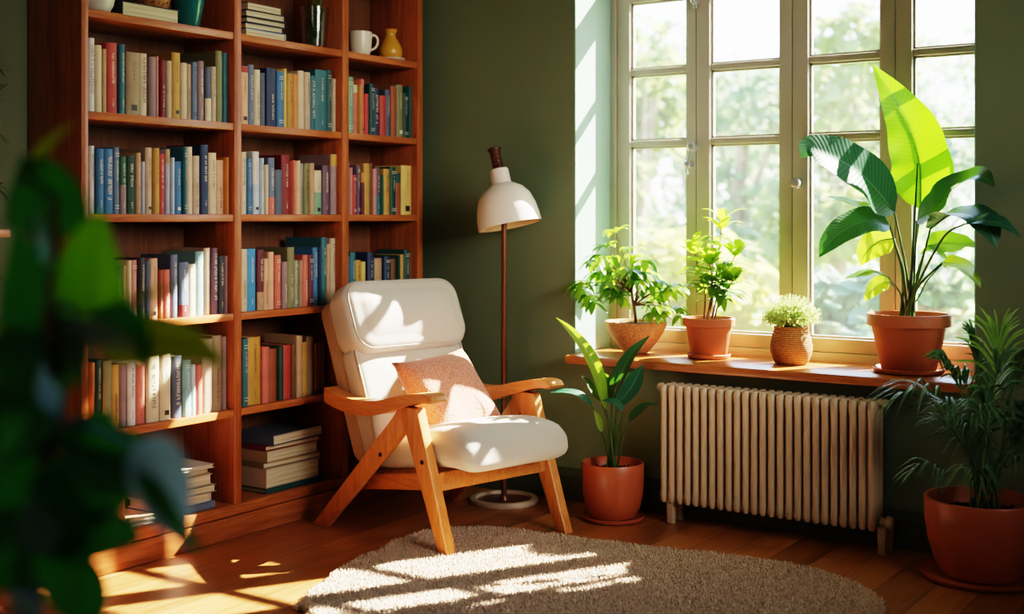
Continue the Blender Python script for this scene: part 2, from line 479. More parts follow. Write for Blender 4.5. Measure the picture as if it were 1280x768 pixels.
BAYS = [(yB(110.5), Y1[0]), (Y1[1], Y2[0]), (Y2[1], YE[0])]
for a, b in BAYS:
    for z in SH[1:]: cpart('shelf', XB + .012, BX - .004, a, b, z - T, z, M['case_h'])

# ------------------------------------------------------------------ books
PAL = {  # colour name -> base colour
 'white': (206, 204, 198), 'cream': (204, 182, 146), 'beige': (186, 160, 130), 'tan': (176, 138, 98), 'khaki': (150, 124, 92),
 'mustard': (190, 140, 52), 'yellow': (212, 176, 84), 'orange': (206, 122, 52), 'rust': (150, 74, 38), 'brown': (112, 72, 46),
 'red': (184, 56, 48), 'dark red': (132, 34, 40), 'coral': (206, 98, 80), 'pink': (196, 120, 110), 'maroon': (104, 44, 54),
 'mauve': (140, 112, 114), 'purple': (98, 72, 92), 'grey': (138, 138, 138), 'charcoal': (58, 60, 66), 'lavender': (160, 156, 172),
 'steel blue': (92, 112, 140), 'blue': (52, 112, 160), 'bright blue': (48, 140, 196), 'navy blue': (38, 58, 92), 'pale blue': (172, 192, 204),
 'slate': (74, 88, 108), 'teal': (42, 106, 118), 'light teal': (116, 166, 166), 'dark teal': (24, 78, 76), 'green': (52, 104, 76),
 'dark green': (28, 70, 52), 'olive': (122, 122, 76), 'sage': (134, 140, 120), 'light green': (108, 156, 120), 'peach': (214, 160, 120)}
BM_ = {}
def bookmat(c):
    if c not in BM_: BM_[c] = m_plain('book_cloth_' + c.replace(' ', '_'), rgb(*[v * .8 + .2 * (sum(PAL[c]) / 3) for v in PAL[c]]), .55, .4, .14, 14, .12, 260)
    return BM_[c]
def m_pages():
    n = N('book_pages'); v = n.mapped((1, 1, 1))
    f = n.noise(n.mapped((60, 400, 3)), 1, 2)
    return n.done(n.bsdf(n.ramp(f, [(.3, rgb(176, 158, 124)), (.7, rgb(216, 202, 170))]), .8, .2))
M['pages'] = m_pages()
def m_pages_flat():
    n = N('stacked_book_pages')
    f = n.noise(n.mapped((3, 3, 400)), 1, 2)
    return n.done(n.bsdf(n.ramp(f, [(.3, rgb(170, 152, 120)), (.7, rgb(218, 206, 178))]), .8, .2))
M['pages_flat'] = m_pages_flat()
INK = {'d': m_plain('dark_spine_ink', rgb(44, 34, 30), .5), 'l': m_plain('pale_spine_ink', rgb(224, 212, 184), .45), 'g': m_plain('gold_spine_foil', rgb(196, 160, 90), .3, Metallic=.6)}

def spine_marks(bm, w, h, style, rb):
    """foil strokes of an unreadable spine title"""
    x = .0036
    def q(y0, y1, z0, z1):
        vs = [bm.verts.new((x, y, z)) for y, z in ((y0, z0), (y1, z0), (y1, z1), (y0, z1))]
        bm.faces.new(vs).material_index = 1
    lw = min(w * .30, .011)
    def title(z, z1, lw, dens=1.):
        s = max(.0005, lw * .11)
        while z < z1:
            if rb.random() < .16: z += lw * .5; continue
            k = rb.choice((0, 1, 2, 3)); cw = lw * rb.uniform(.4, .62)
            q(-lw / 2, lw / 2, z, z + s)
            if k != 1: q(-lw / 2, lw / 2, z + cw - s, z + cw) if k in (0, 3) else None
            if k in (0, 2): q(-lw / 2, -lw / 2 + s, z, z + cw)
            if k in (1, 2, 3): q(-s / 2, s / 2, z, z + cw * .9)
            if k == 1: q(lw / 2 - s, lw / 2, z, z + cw)
            z += cw + lw * .2
    if style == 'v': title(h * rb.uniform(.42, .5), h * rb.uniform(.82, .9), lw); title(h * .1, h * .2, lw * .55)
    elif style == 'V': title(h * .22, h * .9, lw * 1.5)
    elif style == 'u': title(h * .12, h * rb.uniform(.5, .6), lw)
    elif style == 'b':
        for zz in (.08, .12, .86, .9): q(-w * .36, w * .36, h * zz, h * zz + .0022)
        title(h * .5, h * .8, lw * .8)
    elif style == 'm': q(-w * .2, w * .2, h * .07, h * .07 + w * .35); title(h * .55, h * .85, lw * .7)

def cover_bm(w, h, dep, bands, style, rb):
    bm = BM(); t = min(.0026, w * .16)
    o = [(-dep, w / 2), (-.007, w / 2), (-.002, w * .40), (.0012, w * .22), (.002, 0), (.0012, -w * .22), (-.002, -w * .40), (-.007, -w / 2), (-dep, -w / 2)]
    i = [(-dep, -w / 2 + t), (-.008, -w / 2 + t), (-.004, 0), (-.008, w / 2 - t), (-dep, w / 2 - t)]
    prism(bm, o + i, 'z', 0, h)
    for za, zb in bands:                  # second cloth colour round the spine
        pts = [(px + .0005 if abs(py) < w / 2 - 1e-6 else px, py * 1.012) for px, py in o[1:-1]]
        vs = [[bm.verts.new((px + .0002, py, z)) for px, py in pts] for z in (za, zb)]
        for a in range(len(pts) - 1):
            bm.faces.new((vs[0][a], vs[0][a + 1], vs[1][a + 1], vs[1][a])).material_index = 2
    if style: spine_marks(bm, w, h, style, rb)
    return bm
def book(y0, y1, xs, z, ztop, col, style='', ink='l', band=None, dep=None, tilt=0):
    rb = random.Random(int(y0 * 1e4) + int(ztop * 1e4))
    w = y1 - y0; h = ztop - z - .001
    dep = dep or min(.235, max(.15, h * .74))
    bands = []; bc = col
    if band: bc, f0, f1 = band; bands = [(h * f0, h * f1)]
    o = link('book', cover_bm(w, h, dep, bands, style, rb), [bookmat(col), INK[ink], bookmat(bc)], None, (xs, (y0 + y1) / 2, z + .0008), angle=30)
    bm = BM(); t = min(.0026, w * .16)
    box(bm, -dep + .004, -.006, -w / 2 + t * 1.02, w / 2 - t * 1.02, .003, h - .004)
    link('pages', bm, M['pages'], o, smooth=False)
    return o
ORD = ['', 'first', 'second', 'third', 'fourth', 'fifth', 'sixth', 'seventh', 'eighth', 'ninth', 'tenth', 'eleventh', 'twelfth', 'thirteenth', 'fourteenth', 'fifteenth', 'sixteenth', 'seventeenth', 'eighteenth', 'nineteenth', 'twentieth', 'twenty-first', 'twenty-second']
BAYN = ['left', 'middle', 'right']
ROWN = ['top', 'second', 'third', 'fourth']
STY = {'v': 'lettered', 'V': 'bold-lettered', 'u': 'low-lettered', 'b': 'banded', 'm': 'emblem-marked', '': 'plain'}

def row(bay, rw, zoom, rows, only_right=False):
    """zoom = (x origin, y origin, scale) of the survey; rows = (x0, x1, ytop, colour, style, ink, band)"""
    ox, oy, s = zoom; z = SH[4 - rw]; lo, hi = BAYS[bay]; n = len(rows); prev = lo + .001
    spec = []
    for e in rows:
        x0, x1, yt, col = e[:4]; style = e[4] if len(e) > 4 else ''; ink = e[5] if len(e) > 5 else 'l'; band = e[6] if len(e) > 6 else None
        big = R.uniform(0, 1)
        xs = BX - .022 - R.uniform(0, .016)
        a = on_x(ox + x0 / s, oy + yt / s, xs); b = on_x(ox + x1 / s, oy + yt / s, xs)
        spec.append([a.y, b.y, xs, a.z, col, style, ink, band])
    mx = max(q[1] for q in spec)
    if mx > hi - .003:
        f = (hi - .003 - lo) / (mx - lo)
        for q in spec: q[0] = lo + (q[0] - lo) * f; q[1] = lo + (q[1] - lo) * f
    for i, q in enumerate(spec):
        y0 = max(q[0], prev + .0006); y1 = min(q[1], hi - .0015)
        # a gap in the survey is the visible cover of the next book: close most of it by thickening the neighbours
        if i + 1 < n:
            nx = spec[i + 1][0]
            if 0 < nx - y1 < .02: y1 = y1 + (nx - y1) * .55
        if y1 - y0 < .008: y1 = y0 + .008
        prev = y1
        zt = min(q[3], z + (.318 if rw < 4 else .32))
        o = book(y0, y1, q[2], z, zt, q[4], q[5], q[6], q[7])
        hgt = zt - z; wd = y1 - y0
        size = 'thick' if wd > .042 else 'slim' if wd < .02 else 'tall' if hgt > .25 else 'short' if hgt < .2 else 'medium'
        r = i + 1; rr = n - i
        if only_right or rr < r: pos = ('last' if rr == 1 else ORD[rr] + ' from right')
        else: pos = ORD[r] + ' from left'
        c = q[4] if not q[7] else q[4] + ' and ' + q[7][0]
        tag(o, "%s %s %s book, %s in %s bay's %s row" % (size, STY[q[5]], c, pos, BAYN[bay], ROWN[rw]), 'book', 'upright books in the bookcase')

ZA, ZB_, ZC, ZD, ZE, ZF, ZG, ZH = (100, 0, 5.333), (290, 0, 4.268), (100, 140, 5.333), (290, 160, 4.268), (100, 280, 5.333), (290, 280, 5.12), (90, 400, 5.333), (290, 400, 3.2)
row(0, 0, ZA, [(58, 103, 250, 'white', 'V', 'd'), (106, 150, 298, 'cream'), (152, 182, 325, 'tan'), (187, 250, 282, 'red', 'v'), (272, 315, 293, 'teal', 'v'),
  (322, 405, 345, 'khaki', 'm', 'd'), (412, 465, 355, 'cream', 'V', 'd'), (480, 518, 378, 'mauve'), (522, 545, 376, 'pink'), (550, 592, 400, 'dark red', 'u'),
  (596, 626, 405, 'beige'), (638, 695, 350, 'mustard', 'm', 'd'), (699, 732, 420, 'cream'), (735, 768, 430, 'tan', 'u', 'd'), (772, 810, 415, 'steel blue', 'b', 'd'),
  (815, 852, 408, 'mauve', 'v'), (866, 903, 448, 'slate', '', 'l', ('cream', 0, .42)), (906, 935, 446, 'beige', 'v', 'd'), (938, 977, 340, 'olive'), (986, 1018, 355, 'teal')])
row(1, 0, ZB_, [(48, 88, 350, 'peach', 'm', 'd', ('red', .89, .995)), (93, 122, 345, 'steel blue', 'v'), (127, 157, 370, 'cream', 'u', 'd'), (158, 187, 388, 'slate'), (196, 250, 362, 'navy blue', 'u'),
  (252, 286, 380, 'blue', 'b'), (287, 305, 368, 'yellow'), (308, 338, 392, 'mustard', 'v', 'd'), (340, 368, 396, 'orange'), (370, 403, 378, 'cream'), (405, 433, 386, 'beige', 'v', 'd'),
  (437, 464, 405, 'teal', 'V'), (466, 525, 372, 'teal', 'v'), (528, 555, 374, 'dark teal', 'b'), (556, 577, 422, 'beige')])
row(2, 0, ZB_, [(618, 653, 408, 'light green', 'b'), (655, 678, 452, 'coral', '', 'l', ('cream', .84, .995)), (680, 696, 450, 'mustard'), (697, 716, 422, 'coral', 'm', 'd'), (718, 740, 500, 'red'),
  (748, 768, 446, 'dark teal', 'b'), (770, 800, 472, 'navy blue', 'V'), (804, 836, 510, 'red', '', 'l'), (838, 864, 480, 'slate', 'v'), (866, 898, 460, 'rust'), (902, 938, 455, 'olive', 'm'),
  (940, 965, 500, 'dark green', 'b'), (966, 988, 462, 'dark teal')])
row(0, 1, ZC, [(66, 102, 225, 'white', 'v', 'd'), (106, 163, 243, 'blue', 'v'), (170, 226, 245, 'blue', 'V'), (230, 272, 233, 'steel blue', 'b'), (277, 315, 295, 'green', 'v', 'l', ('mauve', 0, .5)),
  (322, 374, 293, 'dark green', 'v'), (384, 418, 272, 'tan', 'v'), (420, 443, 330, 'lavender'), (452, 495, 238, 'beige', 'm', 'd'), (498, 538, 240, 'mustard', 'v', 'd'), (541, 575, 278, 'red', 'v'),
  (586, 618, 248, 'lavender', '', 'd', ('tan', .78, .995)), (620, 642, 304, 'pale blue'), (650, 697, 330, 'blue', 'm'), (700, 730, 234, 'teal', 'b'), (733, 768, 232, 'cream'), (774, 808, 292, 'beige', 'u', 'd'),
  (828, 876, 218, 'navy blue', 'v'), (882, 927, 272, 'cream', 'v', 'd'), (932, 983, 322, 'peach', 'u', 'd'), (987, 1018, 302, 'orange')])
row(1, 1, ZD, [(48, 81, 128, 'cream', 'v', 'd'), (84, 108, 163, 'blue', 'b'), (117, 150, 125, 'white', 'm', 'd', ('pale blue', 0, .48)), (151, 175, 160, 'pale blue', 'v', 'd'), (177, 196, 195, 'cream'),
  (200, 233, 158, 'steel blue', 'v', 'l', ('coral', 0, .3)), (236, 266, 222, 'slate'), (272, 318, 143, 'dark red', 'v'), (320, 346, 172, 'coral', 'v'), (347, 365, 174, 'peach'), (366, 388, 190, 'sage', 'u', 'd'),
  (390, 418, 190, 'olive', 'V', 'd'), (420, 442, 187, 'tan'), (448, 480, 226, 'cream', 'm', 'd', ('light green', 0, .5)), (494, 528, 200, 'purple', 'v'), (538, 570, 140, 'mauve', '', 'd', ('mustard', .8, .995))])
row(2, 1, ZD, [(617, 630, 182, 'mauve'), (632, 648, 212, 'pink'), (649, 668, 250, 'red', 'b'), (670, 690, 198, 'purple', 'b'), (693, 712, 237, 'maroon', '', 'l', ('orange', .76, .995)), (714, 742, 190, 'mustard'),
  (743, 760, 190, 'brown'), (762, 778, 218, 'pink'), (780, 804, 212, 'purple', 'v', 'l', ('teal', 0, .4)), (806, 822, 250, 'green'), (823, 853, 218, 'mustard', 'v', 'd'), (860, 886, 208, 'dark green', 'b'),
  (888, 918, 240, 'rust', '', 'l', ('dark teal', .76, .995)), (920, 980, 200, 'yellow', 'm', 'd')])
row(0, 2, ZE, [(70, 104, 285, 'blue', 'v'), (108, 150, 300, 'cream', 'u', 'd'), (154, 202, 290, 'brown'), (206, 246, 300, 'white', 'V', 'd'), (250, 290, 290, 'charcoal', 'v'), (294, 318, 280, 'tan'),
  (322, 347, 245, 'cream'), (350, 393, 242, 'pink', 'b'), (402, 448, 228, 'charcoal', 'v'), (450, 477, 248, 'slate'), (480, 528, 230, 'peach', 'm', 'd'), (540, 568, 310, 'rust', 'u'),
  (572, 612, 305, 'coral', 'u'), (624, 670, 205, 'steel blue', 'v', 'l'), (680, 737, 256, 'steel blue', 'v', 'l', ('dark red', 0, .22)), (740, 784, 268, 'cream'), (792, 844, 185, 'light teal', 'v'),
  (850, 890, 160, 'beige'), (895, 933, 160, 'purple', 'V'), (946, 978, 212, 'charcoal', 'v'), (986, 1008, 213, 'mauve')], True)
row(1, 2, ZF, [(62, 98, 162, 'cream', 'u', 'd'), (103, 165, 160, 'bright blue', 'v'), (168, 213, 165, 'maroon', 'v', 'l', ('tan', 0, .3)), (216, 245, 222, 'peach', 'u', 'd'), (248, 286, 180, 'peach'),
  (290, 332, 200, 'coral', 'b'), (338, 370, 242, 'mauve', 'u'), (378, 416, 150, 'olive', 'u'), (418, 448, 232, 'sage', 'b'), (449, 472, 232, 'khaki'), (480, 514, 198, 'coral', 'u'),
  (516, 545, 198, 'maroon', 'b'), (548, 580, 150, 'blue', 'v'), (583, 600, 150, 'navy blue'), (604, 634, 86, 'teal', 'v'), (638, 662, 130, 'tan'), (666, 698, 92, 'beige', 'b', 'd')])
row(2, 2, ZF, [(737, 753, 210, 'blue'), (765, 797, 182, 'teal', 'v'), (802, 838, 232, 'mustard', 'm', 'd'), (841, 870, 242, 'yellow'), (887, 921, 182, 'navy blue', 'v'), (935, 978, 220, 'tan'),
  (1000, 1037, 208, 'navy blue', 'b'), (1045, 1078, 222, 'brown'), (1080, 1103, 200, 'dark green'), (1105, 1132, 195, 'mustard'), (1134, 1165, 165, 'dark teal', 'b'), (1167, 1183, 180, 'brown')])
row(0, 3, ZG, [(130, 158, 288, 'orange', 'u', 'd'), (164, 208, 272, 'dark green', 'v'), (215, 262, 275, 'olive'), (272, 326, 300, 'mustard', 'u', 'd'), (332, 378, 300, 'mauve'), (384, 434, 285, 'white', 'v', 'd'),
  (442, 502, 315, 'coral', 'v', 'd'), (517, 600, 245, 'cream', 'V', 'd'), (610, 676, 198, 'cream', 'm', 'd'), (692, 756, 242, 'slate', 'V', 'l'), (766, 816, 268, 'light teal', 'b'), (820, 850, 298, 'pale blue'),
  (856, 895, 300, 'coral'), (900, 963, 130, 'beige'), (968, 1030, 105, 'khaki', 'u', 'd'), (1036, 1064, 110, 'mauve')])
row(1, 3, ZH, [(45, 62, 78, 'teal', 'b'), (65, 118, 72, 'mustard', 'v', 'd'), (124, 147, 110, 'coral'), (149, 182, 118, 'rust'), (185, 202, 108, 'dark green'), (206, 238, 103, 'red'), (240, 255, 100, 'brown'),
  (257, 281, 65, 'tan'), (283, 300, 90, 'mustard'), (302, 328, 68, 'khaki'), (333, 345, 95, 'rust'), (348, 360, 90, 'brown'), (362, 374, 85, 'maroon')])

# ------------------------------------------------------------------ flat stacks and ornaments
def flat_book(px, py, z, lx, ly, th, rz, col, label, group, spine=-1, soft=False, ink=None):
    """a closed book lying down; lx along x, ly along y; spine on the side facing spine*y or 'x' side (2)"""
    bm = BM(); t = min(.003, th * .18)
    if soft: t = .0012
    box(bm, -lx / 2, lx / 2, -ly / 2, ly / 2, 0, t, .0006, 0, 1); box(bm, -lx / 2, lx / 2, -ly / 2, ly / 2, th - t, th, .0006, 0, 1)
    if spine in (-1, 1):
        a = spine * ly / 2; box(bm, -lx / 2, lx / 2, min(a, a - spine * .003), max(a, a - spine * .003), t * .5, th - t * .5)
    else:
        a = lx / 2; box(bm, a - .003, a, -ly / 2, ly / 2, t * .5, th - t * .5)
    o = link('stacked_book', bm, bookmat(col), None, (px, py, z + .0006), (0, 0, math.radians(rz)), angle=30)
    bm = BM(); e = .006
    box(bm, -lx / 2 + e, lx / 2 - (e if spine != 2 else .003), -ly / 2 + (e if spine != -1 else .003), ly / 2 - (e if spine != 1 else .003), t + .0001, th - t - .0001)
    link('pages', bm, M['pages_flat'], o, smooth=False)
    return tag(o, label, 'book', group)
# middle bay, top: five books with pale page edges to the room
y0, y1 = BAYS[1][0], BAYS[1][1]
def stack(cx, cy, z, items, group):
    for it in items:
        lx, ly, th, rz, col, label, sp = it[:7]; dx, dy = it[7] if len(it) > 7 else (0, 0)
        flat_book(cx + dx, cy + dy, z, lx, ly, th, rz, col, label, group, sp, len(it) > 8); z += th + .0012
    return z
a = on_x(303, 42, BX - .03); b = on_x(364, 42, BX - .03)
cy = (a.y + b.y) / 2
stack(BX - .125, cy, SH[5], [
 (.18, .222, .030, 0, 'pale blue', 'bottom book of the flat stack in the middle bay above the upright rows', 1),
 (.18, .205, .024, -2, 'navy blue', 'dark blue book, second from the bottom of the topmost middle bay stack', 1, (0, -.006)),
 (.175, .222, .022, 1, 'charcoal', 'dark book in the middle of the topmost middle bay stack', 1, (0, .003)),
 (.18, .215, .026, -1, 'charcoal', 'grey covered book, fourth up in the topmost middle bay stack', 1),
 (.17, .200, .032, 2, 'brown', 'brown covered book with tan page edges on top of the topmost middle bay stack', 1, (0, -.004))], 'flat books at the top of the middle bay')
# middle bay, bottom
a = on_x(310, 610, BX - .06); b = on_x(414, 610, BX - .06); cy = (a.y + b.y) / 2 - .01
stack(BX - .135, cy, SH[0], [
 (.22, .345, .020, 0, 'dark teal', 'thin dark teal book at the bottom of the middle bay floor stack', 2, (0, .004)),
 (.21, .325, .078, 1, 'beige', 'very thick cream book low in the middle bay floor stack', -1, (0, -.006)),
 (.20, .330, .022, -2, 'khaki', 'thin book above the very thick one in the middle bay floor stack', -1),
 (.20, .315, .046, 2, 'tan', 'tan paged book in the middle of the middle bay floor stack', -1, (.0, -.006)),
 (.20, .320, .020, -1, 'dark red', 'thin dark red book near the top of the middle bay floor stack', -1),
 (.22, .330, .042, 5, 'slate', 'slate covered book on top of the middle bay floor stack', -1, (0, .012))], 'flat books on the floor of the middle bay')
# left bay, bottom
b = on_x(262, 636, BX - .05); cy = b.y - .135
z5 = stack(BX - .12, cy, SH[0], [
 (.19, .27, .028, 0, 'steel blue', 'blue covered book at the bottom of the left bay floor stack', 2, (0, .006)),
 (.18, .25, .034, 1, 'white', 'white book, second from the bottom of the left bay floor stack', 1),
 (.20, .27, .028, -2, 'grey', 'wide grey book in the middle of the left bay floor stack', -1, (0, .008)),
 (.19, .25, .040, 0, 'beige', 'beige book in the upper half of the left bay floor stack', -1, (0, .002)),
 (.18, .24, .022, 4, 'tan', 'tan book just under the magazine on the left bay floor stack', -1),
 (.20, .26, .014, -3, 'white', 'white magazine lying on top of the left bay floor stack', -1, (0, .004), 1)], 'flat books on the floor of the left bay')
stack(BX - .11, cy - .205, SH[0], [
 (.17, .115, .016, 1, 'grey', 'thin grey booklet lying left of the left bay floor stack', -1),
 (.16, .11, .014, -1, 'beige', 'thin beige booklet, upper of two left of the left bay floor stack', -1)], 'booklets on the floor of the left bay')
a = on_x(146, 655, BX - .035); b = on_x(158, 655, BX - .035)
o = book(a.y, b.y, BX - .035, SH[0], SH[0] + .125, 'coral', 'm', 'd', None, .12)
tag(o, 'small coral red book standing upright on the floor of the left bay', 'book')
def m_speck():
    n = N('speckled_stoneware'); v = n.mapped((1, 1, 1))
    vo = n.n('ShaderNodeTexVoronoi'); vo.inputs['Scale'].default_value = 90; n.l(v, vo.inputs['Vector'])
    c = n.ramp(vo.outputs['Distance'], [(.2, rgb(60, 48, 36)), (.55, rgb(204, 190, 164))])
    return n.done(n.bsdf(c, .7, .3, vo.outputs['Distance'], .5, .004))
M['speck'] = m_speck()
# white speckled box-shaped woven basket at the left end of the bottom shelf
a0 = BAYS[0][0] + .012
bw_ = a.y - .006 - a0
bm = BM(); box(bm, -.09, .09, -bw_ / 2, bw_ / 2, 0, .09, .012)
for f in [f for f in bm.faces if f.normal.z > .95 and f.calc_area() > .005]:
    r = bmesh.ops.inset_region(bm, faces=[f], thickness=.008); bmesh.ops.translate(bm, verts=f.verts[:], vec=(0, 0, -.06))
t = thing('woven_box', 'small white speckled woven box at the left end of the bottom shelf', 'box', (BX - .125, a0 + bw_ / 2, SH[0] + .001))
link('body', bm, M['speck'], t)
bm = BM(); tube(bm, [(.088, -bw_ / 2 + .002, .092), (.088, bw_ / 2 - .002, .092), (-.088, bw_ / 2 - .002, .092), (-.088, -bw_ / 2 + .002, .092)], .0045, seg=8, closed=True)
link('rim', bm, M['speck'], t)

# ornaments on the top shelf
TZ = SH[5] + .001
M['white_cer'] = m_plain('white_glaze', rgb(204, 200, 190), .3, .5, .03)
M['cream_cer'] = m_plain('cream_glaze', rgb(216, 204, 182), .28, .5, .03)
M['teal_cer'] = m_plain('teal_glaze', rgb(22, 96, 98), .16, .6, .06)
M['amber_cer'] = m_plain('amber_glaze', rgb(198, 142, 48), .3, .5, .08, 20)
p = on_z(120, 10, TZ); p = on_x(119, 8, BX - .085)
t = thing('white_vase', 'round white ceramic vase at the left end of the topmost visible shelf', 'vase', (BX - .085, p.y, TZ))
bm = BM(); lathe(bm, [(0, 0), (.034, 0), (.05, .008), (.062, .03), (.068, .06), (.066, .09), (.05, .125), (.03, .15), (.026, .165), (.032, .18), (.028, .18), (.022, .166), (.024, .15), (0, .14)]); link('body', bm, M['white_cer'], t)
bm = BM(); tube(bm, [(.03 * math.cos(q / 24 * 2 * PI), .03 * math.sin(q / 24 * 2 * PI), .18) for q in range(24)], .003, seg=6, closed=True); link('lip', bm, M['white_cer'], t)
a = on_x(153, 10, BX - .03); b = on_x(225, 20, BX - .03)
flat_book(BX - .03 - .09, (a.y + b.y) / 2, TZ, .18, b.y - a.y, .052, 0, 'charcoal', 'large flat grey book with pale edge under the speckled pot on the topmost shelf', 'flat book of the left bay top shelf', -1)
p = on_x(185, 8, BX - .12)
t = thing('speckled_pot', 'brown speckled round pot standing on the flat grey book', 'pot', (BX - .12, p.y + .02, TZ + .0535))
bm = BM(); lathe(bm, [(0, 0), (.046, 0), (.058, .012), (.068, .04), (.07, .07), (.06, .1), (.045, .115), (.04, .112), (.05, .1), (.06, .07), (.05, .02), (0, .012)])
def m_speck2():
    n = N('brown_speckle'); vo = n.n('ShaderNodeTexVoronoi'); vo.inputs['Scale'].default_value = 110; n.l(n.mapped((1, 1, 1)), vo.inputs['Vector'])
    c = n.ramp(vo.outputs['Distance'], [(.2, rgb(48, 26, 14)), (.55, rgb(170, 112, 66))]); return n.done(n.bsdf(c, .55, .4, vo.outputs['Distance'], .4, .003))
link('body', bm, m_speck2(), t)
bm = BM(); tube(bm, [(.043 * math.cos(q / 24 * 2 * PI), .043 * math.sin(q / 24 * 2 * PI), .115) for q in range(24)], .004, seg=6, closed=True); link('rim', bm, M['speck'], t)
p = on_x(234, 28, BX - .075)
t = thing('teal_pot', 'glossy teal ceramic pot at the right end of the left bay top shelf', 'pot', (BX - .075, p.y, TZ))
bm = BM(); lathe(bm, [(0, 0), (.042, 0), (.046, .004), (.066, .11), (.069, .122), (.069, .13), (.062, .13), (.058, .11), (.04, .02), (0, .016)]); link('body', bm, M['teal_cer'], t)
bm = BM(); lathe(bm, [(.066, .104), (.0705, .108), (.072, .128), (.069, .132), (.062, .131)]); link('rim', bm, M['teal_cer'], t)
# glass vase with a sprig
def m_clear():
    n = N('thin_clear_glass'); tr = n.n('ShaderNodeBsdfTransparent'); tr.inputs[0].default_value = (.90, .94, .93, 1)
    gl = n.n('ShaderNodeBsdfGlossy'); gl.inputs['Roughness'].default_value = .04
    lw = n.n('ShaderNodeLayerWeight'); lw.inputs[0].default_value = .35
    mx = n.n('ShaderNodeMixShader'); n.l(n.math('ADD', n.math('MULTIPLY', lw.outputs['Facing'], .55), .05), mx.inputs[0]); n.l(tr.outputs[0], mx.inputs[1]); n.l(gl.outputs[0], mx.inputs[2])
    return n.done(mx)
M['clear'] = m_clear()
p = on_x(393, 52, BX - .1)
t = thing('glass_vase', 'clear glass vase holding green sprigs on the middle bay top shelf', 'vase', (BX - .1, p.y, TZ))
bm = BM(); lathe(bm, [(0, 0), (.047, 0), (.05, .004), (.057, .09), (.062, .18), (.059, .18), (.054, .09), (.046, .012), (0, .010)]); link('vessel', bm, M['clear'], t)
M['sprig'] = m_leaf('sprig_leaf', rgb(96, 126, 52), rgb(130, 150, 80), .25)
t2 = thing('green_sprigs', 'bunch of narrow leaved green sprigs standing in the glass vase', 'sprigs', (BX - .1, p.y, TZ + .012))
bm = BM(); bs = BM(); rs = random.Random(3)
for i in range(11):
    an = rs.uniform(0, 2 * PI); rr = rs.uniform(.005, .03); top = Vector((rr * 1.6 * math.cos(an), rr * 1.6 * math.sin(an), rs.uniform(.18, .32)))
    st = [Vector((rr * .7 * math.cos(an + 2), rr * .7 * math.sin(an + 2), 0)), Vector((rr * math.cos(an), rr * math.sin(an), .1)), top]
    c = crom(st, 12); tube(bs, c, .0018, .001, 5)
    for k in range(2, 13):
        for sgn in (0, 1):
            a2 = rs.uniform(0, 2 * PI); d = Vector((math.cos(a2), math.sin(a2), rs.uniform(.5, 1.4))).normalized()
            L = rs.uniform(.02, .034); ribbon(bm, [c[k], c[k] + d * L * .5, c[k] + d * L + Vector((0, 0, -.004))], .0035, (0, 0, 1), 'oval', n=4, nc=1)
link('stem', bs, M['sprig'], t2); leafobj('foliage', bm, M['sprig'], t2)
# mug and amber vase in the right bay
p = on_x(450, 62, BX - .09)
t = thing('mug', 'cream coloured ceramic mug on the right bay top shelf', 'mug', (BX - .09, p.y, TZ), math.radians(-58))
bm = BM(); lathe(bm, [(0, 0), (.036, 0), (.042, .006), (.050, .03), (.053, .07), (.054, .108), (.052, .110), (.049, .107), (.047, .07), (.044, .03), (.034, .012), (0, .010)]); link('cup', bm, M['cream_cer'], t)
bm = BM(); tube(bm, crom([(.046, 0, .094), (.068, 0, .1), (.084, 0, .088), (.086, 0, .066), (.074, 0, .044), (.05, 0, .03)], 24), .006, .0055, 10); mh = link('handle', bm, M['cream_cer'], t); mh.rotation_euler = (0, 0, math.radians(122))
p = on_x(491, 66, BX - .1)
p.y -= .02
t = thing('saucer', 'small cream saucer under the amber vase in the right bay', 'saucer', (BX - .1, p.y, TZ))
bm = BM(); lathe(bm, [(0, 0), (.044, 0), (.064, .007), (.070, .012), (.068, .015), (.044, .008), (0, .007)]); link('dish', bm, M['cream_cer'], t)
bm = BM(); tube(bm, [(.0692 * math.cos(q / 32 * 2 * PI), .0692 * math.sin(q / 32 * 2 * PI), .0135) for q in range(32)], .0018, seg=6, closed=True); link('rim', bm, M['cream_cer'], t)
t = thing('amber_vase', 'small amber yellow vase with narrow neck standing on the saucer', 'vase', (BX - .1, p.y, TZ + .0095))
bm = BM(); lathe(bm, [(0, 0), (.042, 0), (.054, .012), (.058, .034), (.054, .058), (.038, .086), (.027, .102), (.025, .118), (.032, .138), (.028, .138), (.02, .118), (.022, .1), (0, .08)]); link('body', bm, M['amber_cer'], t)
bm = BM(); lathe(bm, [(.026, .12), (.031, .13), (.0345, .138), (.03, .14), (.024, .13)]); link('lip', bm, M['amber_cer'], t)
# ------------------------------------------------------------------ armchair
M['teak'] = m_wood('golden_oak', rgb(172, 98, 46), rgb(222, 150, 84), (3, 30, 30), .34)
M['teak_leg'] = m_wood('golden_oak_leg', rgb(172, 98, 46), rgb(222, 150, 84), (26, 26, 2.2), .34)
def m_fabric(name, col, sc_=420, var=.06, bs=.25):
    n = N(name); v = n.mapped((1, 1, 1))
    w1 = n.noise(n.mapped((sc_, sc_, sc_)), 1, 2); f = n.noise(v, 6, 4)
    c = n.mix(.5, n.ramp(f, [(.3, mul(col, 1 - var)), (.7, mul(col, 1 + var))]), n.ramp(w1, [(.3, mul(col, .8)), (.7, mul(col, 1.12))]))
    return n.done(n.bsdf(c, .85, .2, w1, bs, .002, Sheen_Weight=.15))
M['linen'] = m_fabric('grey_linen', rgb(192, 184, 172))
M['shell'] = m_fabric('tan_back_cloth', rgb(176, 150, 118))
M['piping'] = m_fabric('piping_cloth', rgb(182, 172, 158))
M['bolt'] = m_plain('dark_bolt', rgb(36, 28, 24), .35, .5, Metallic=.7)
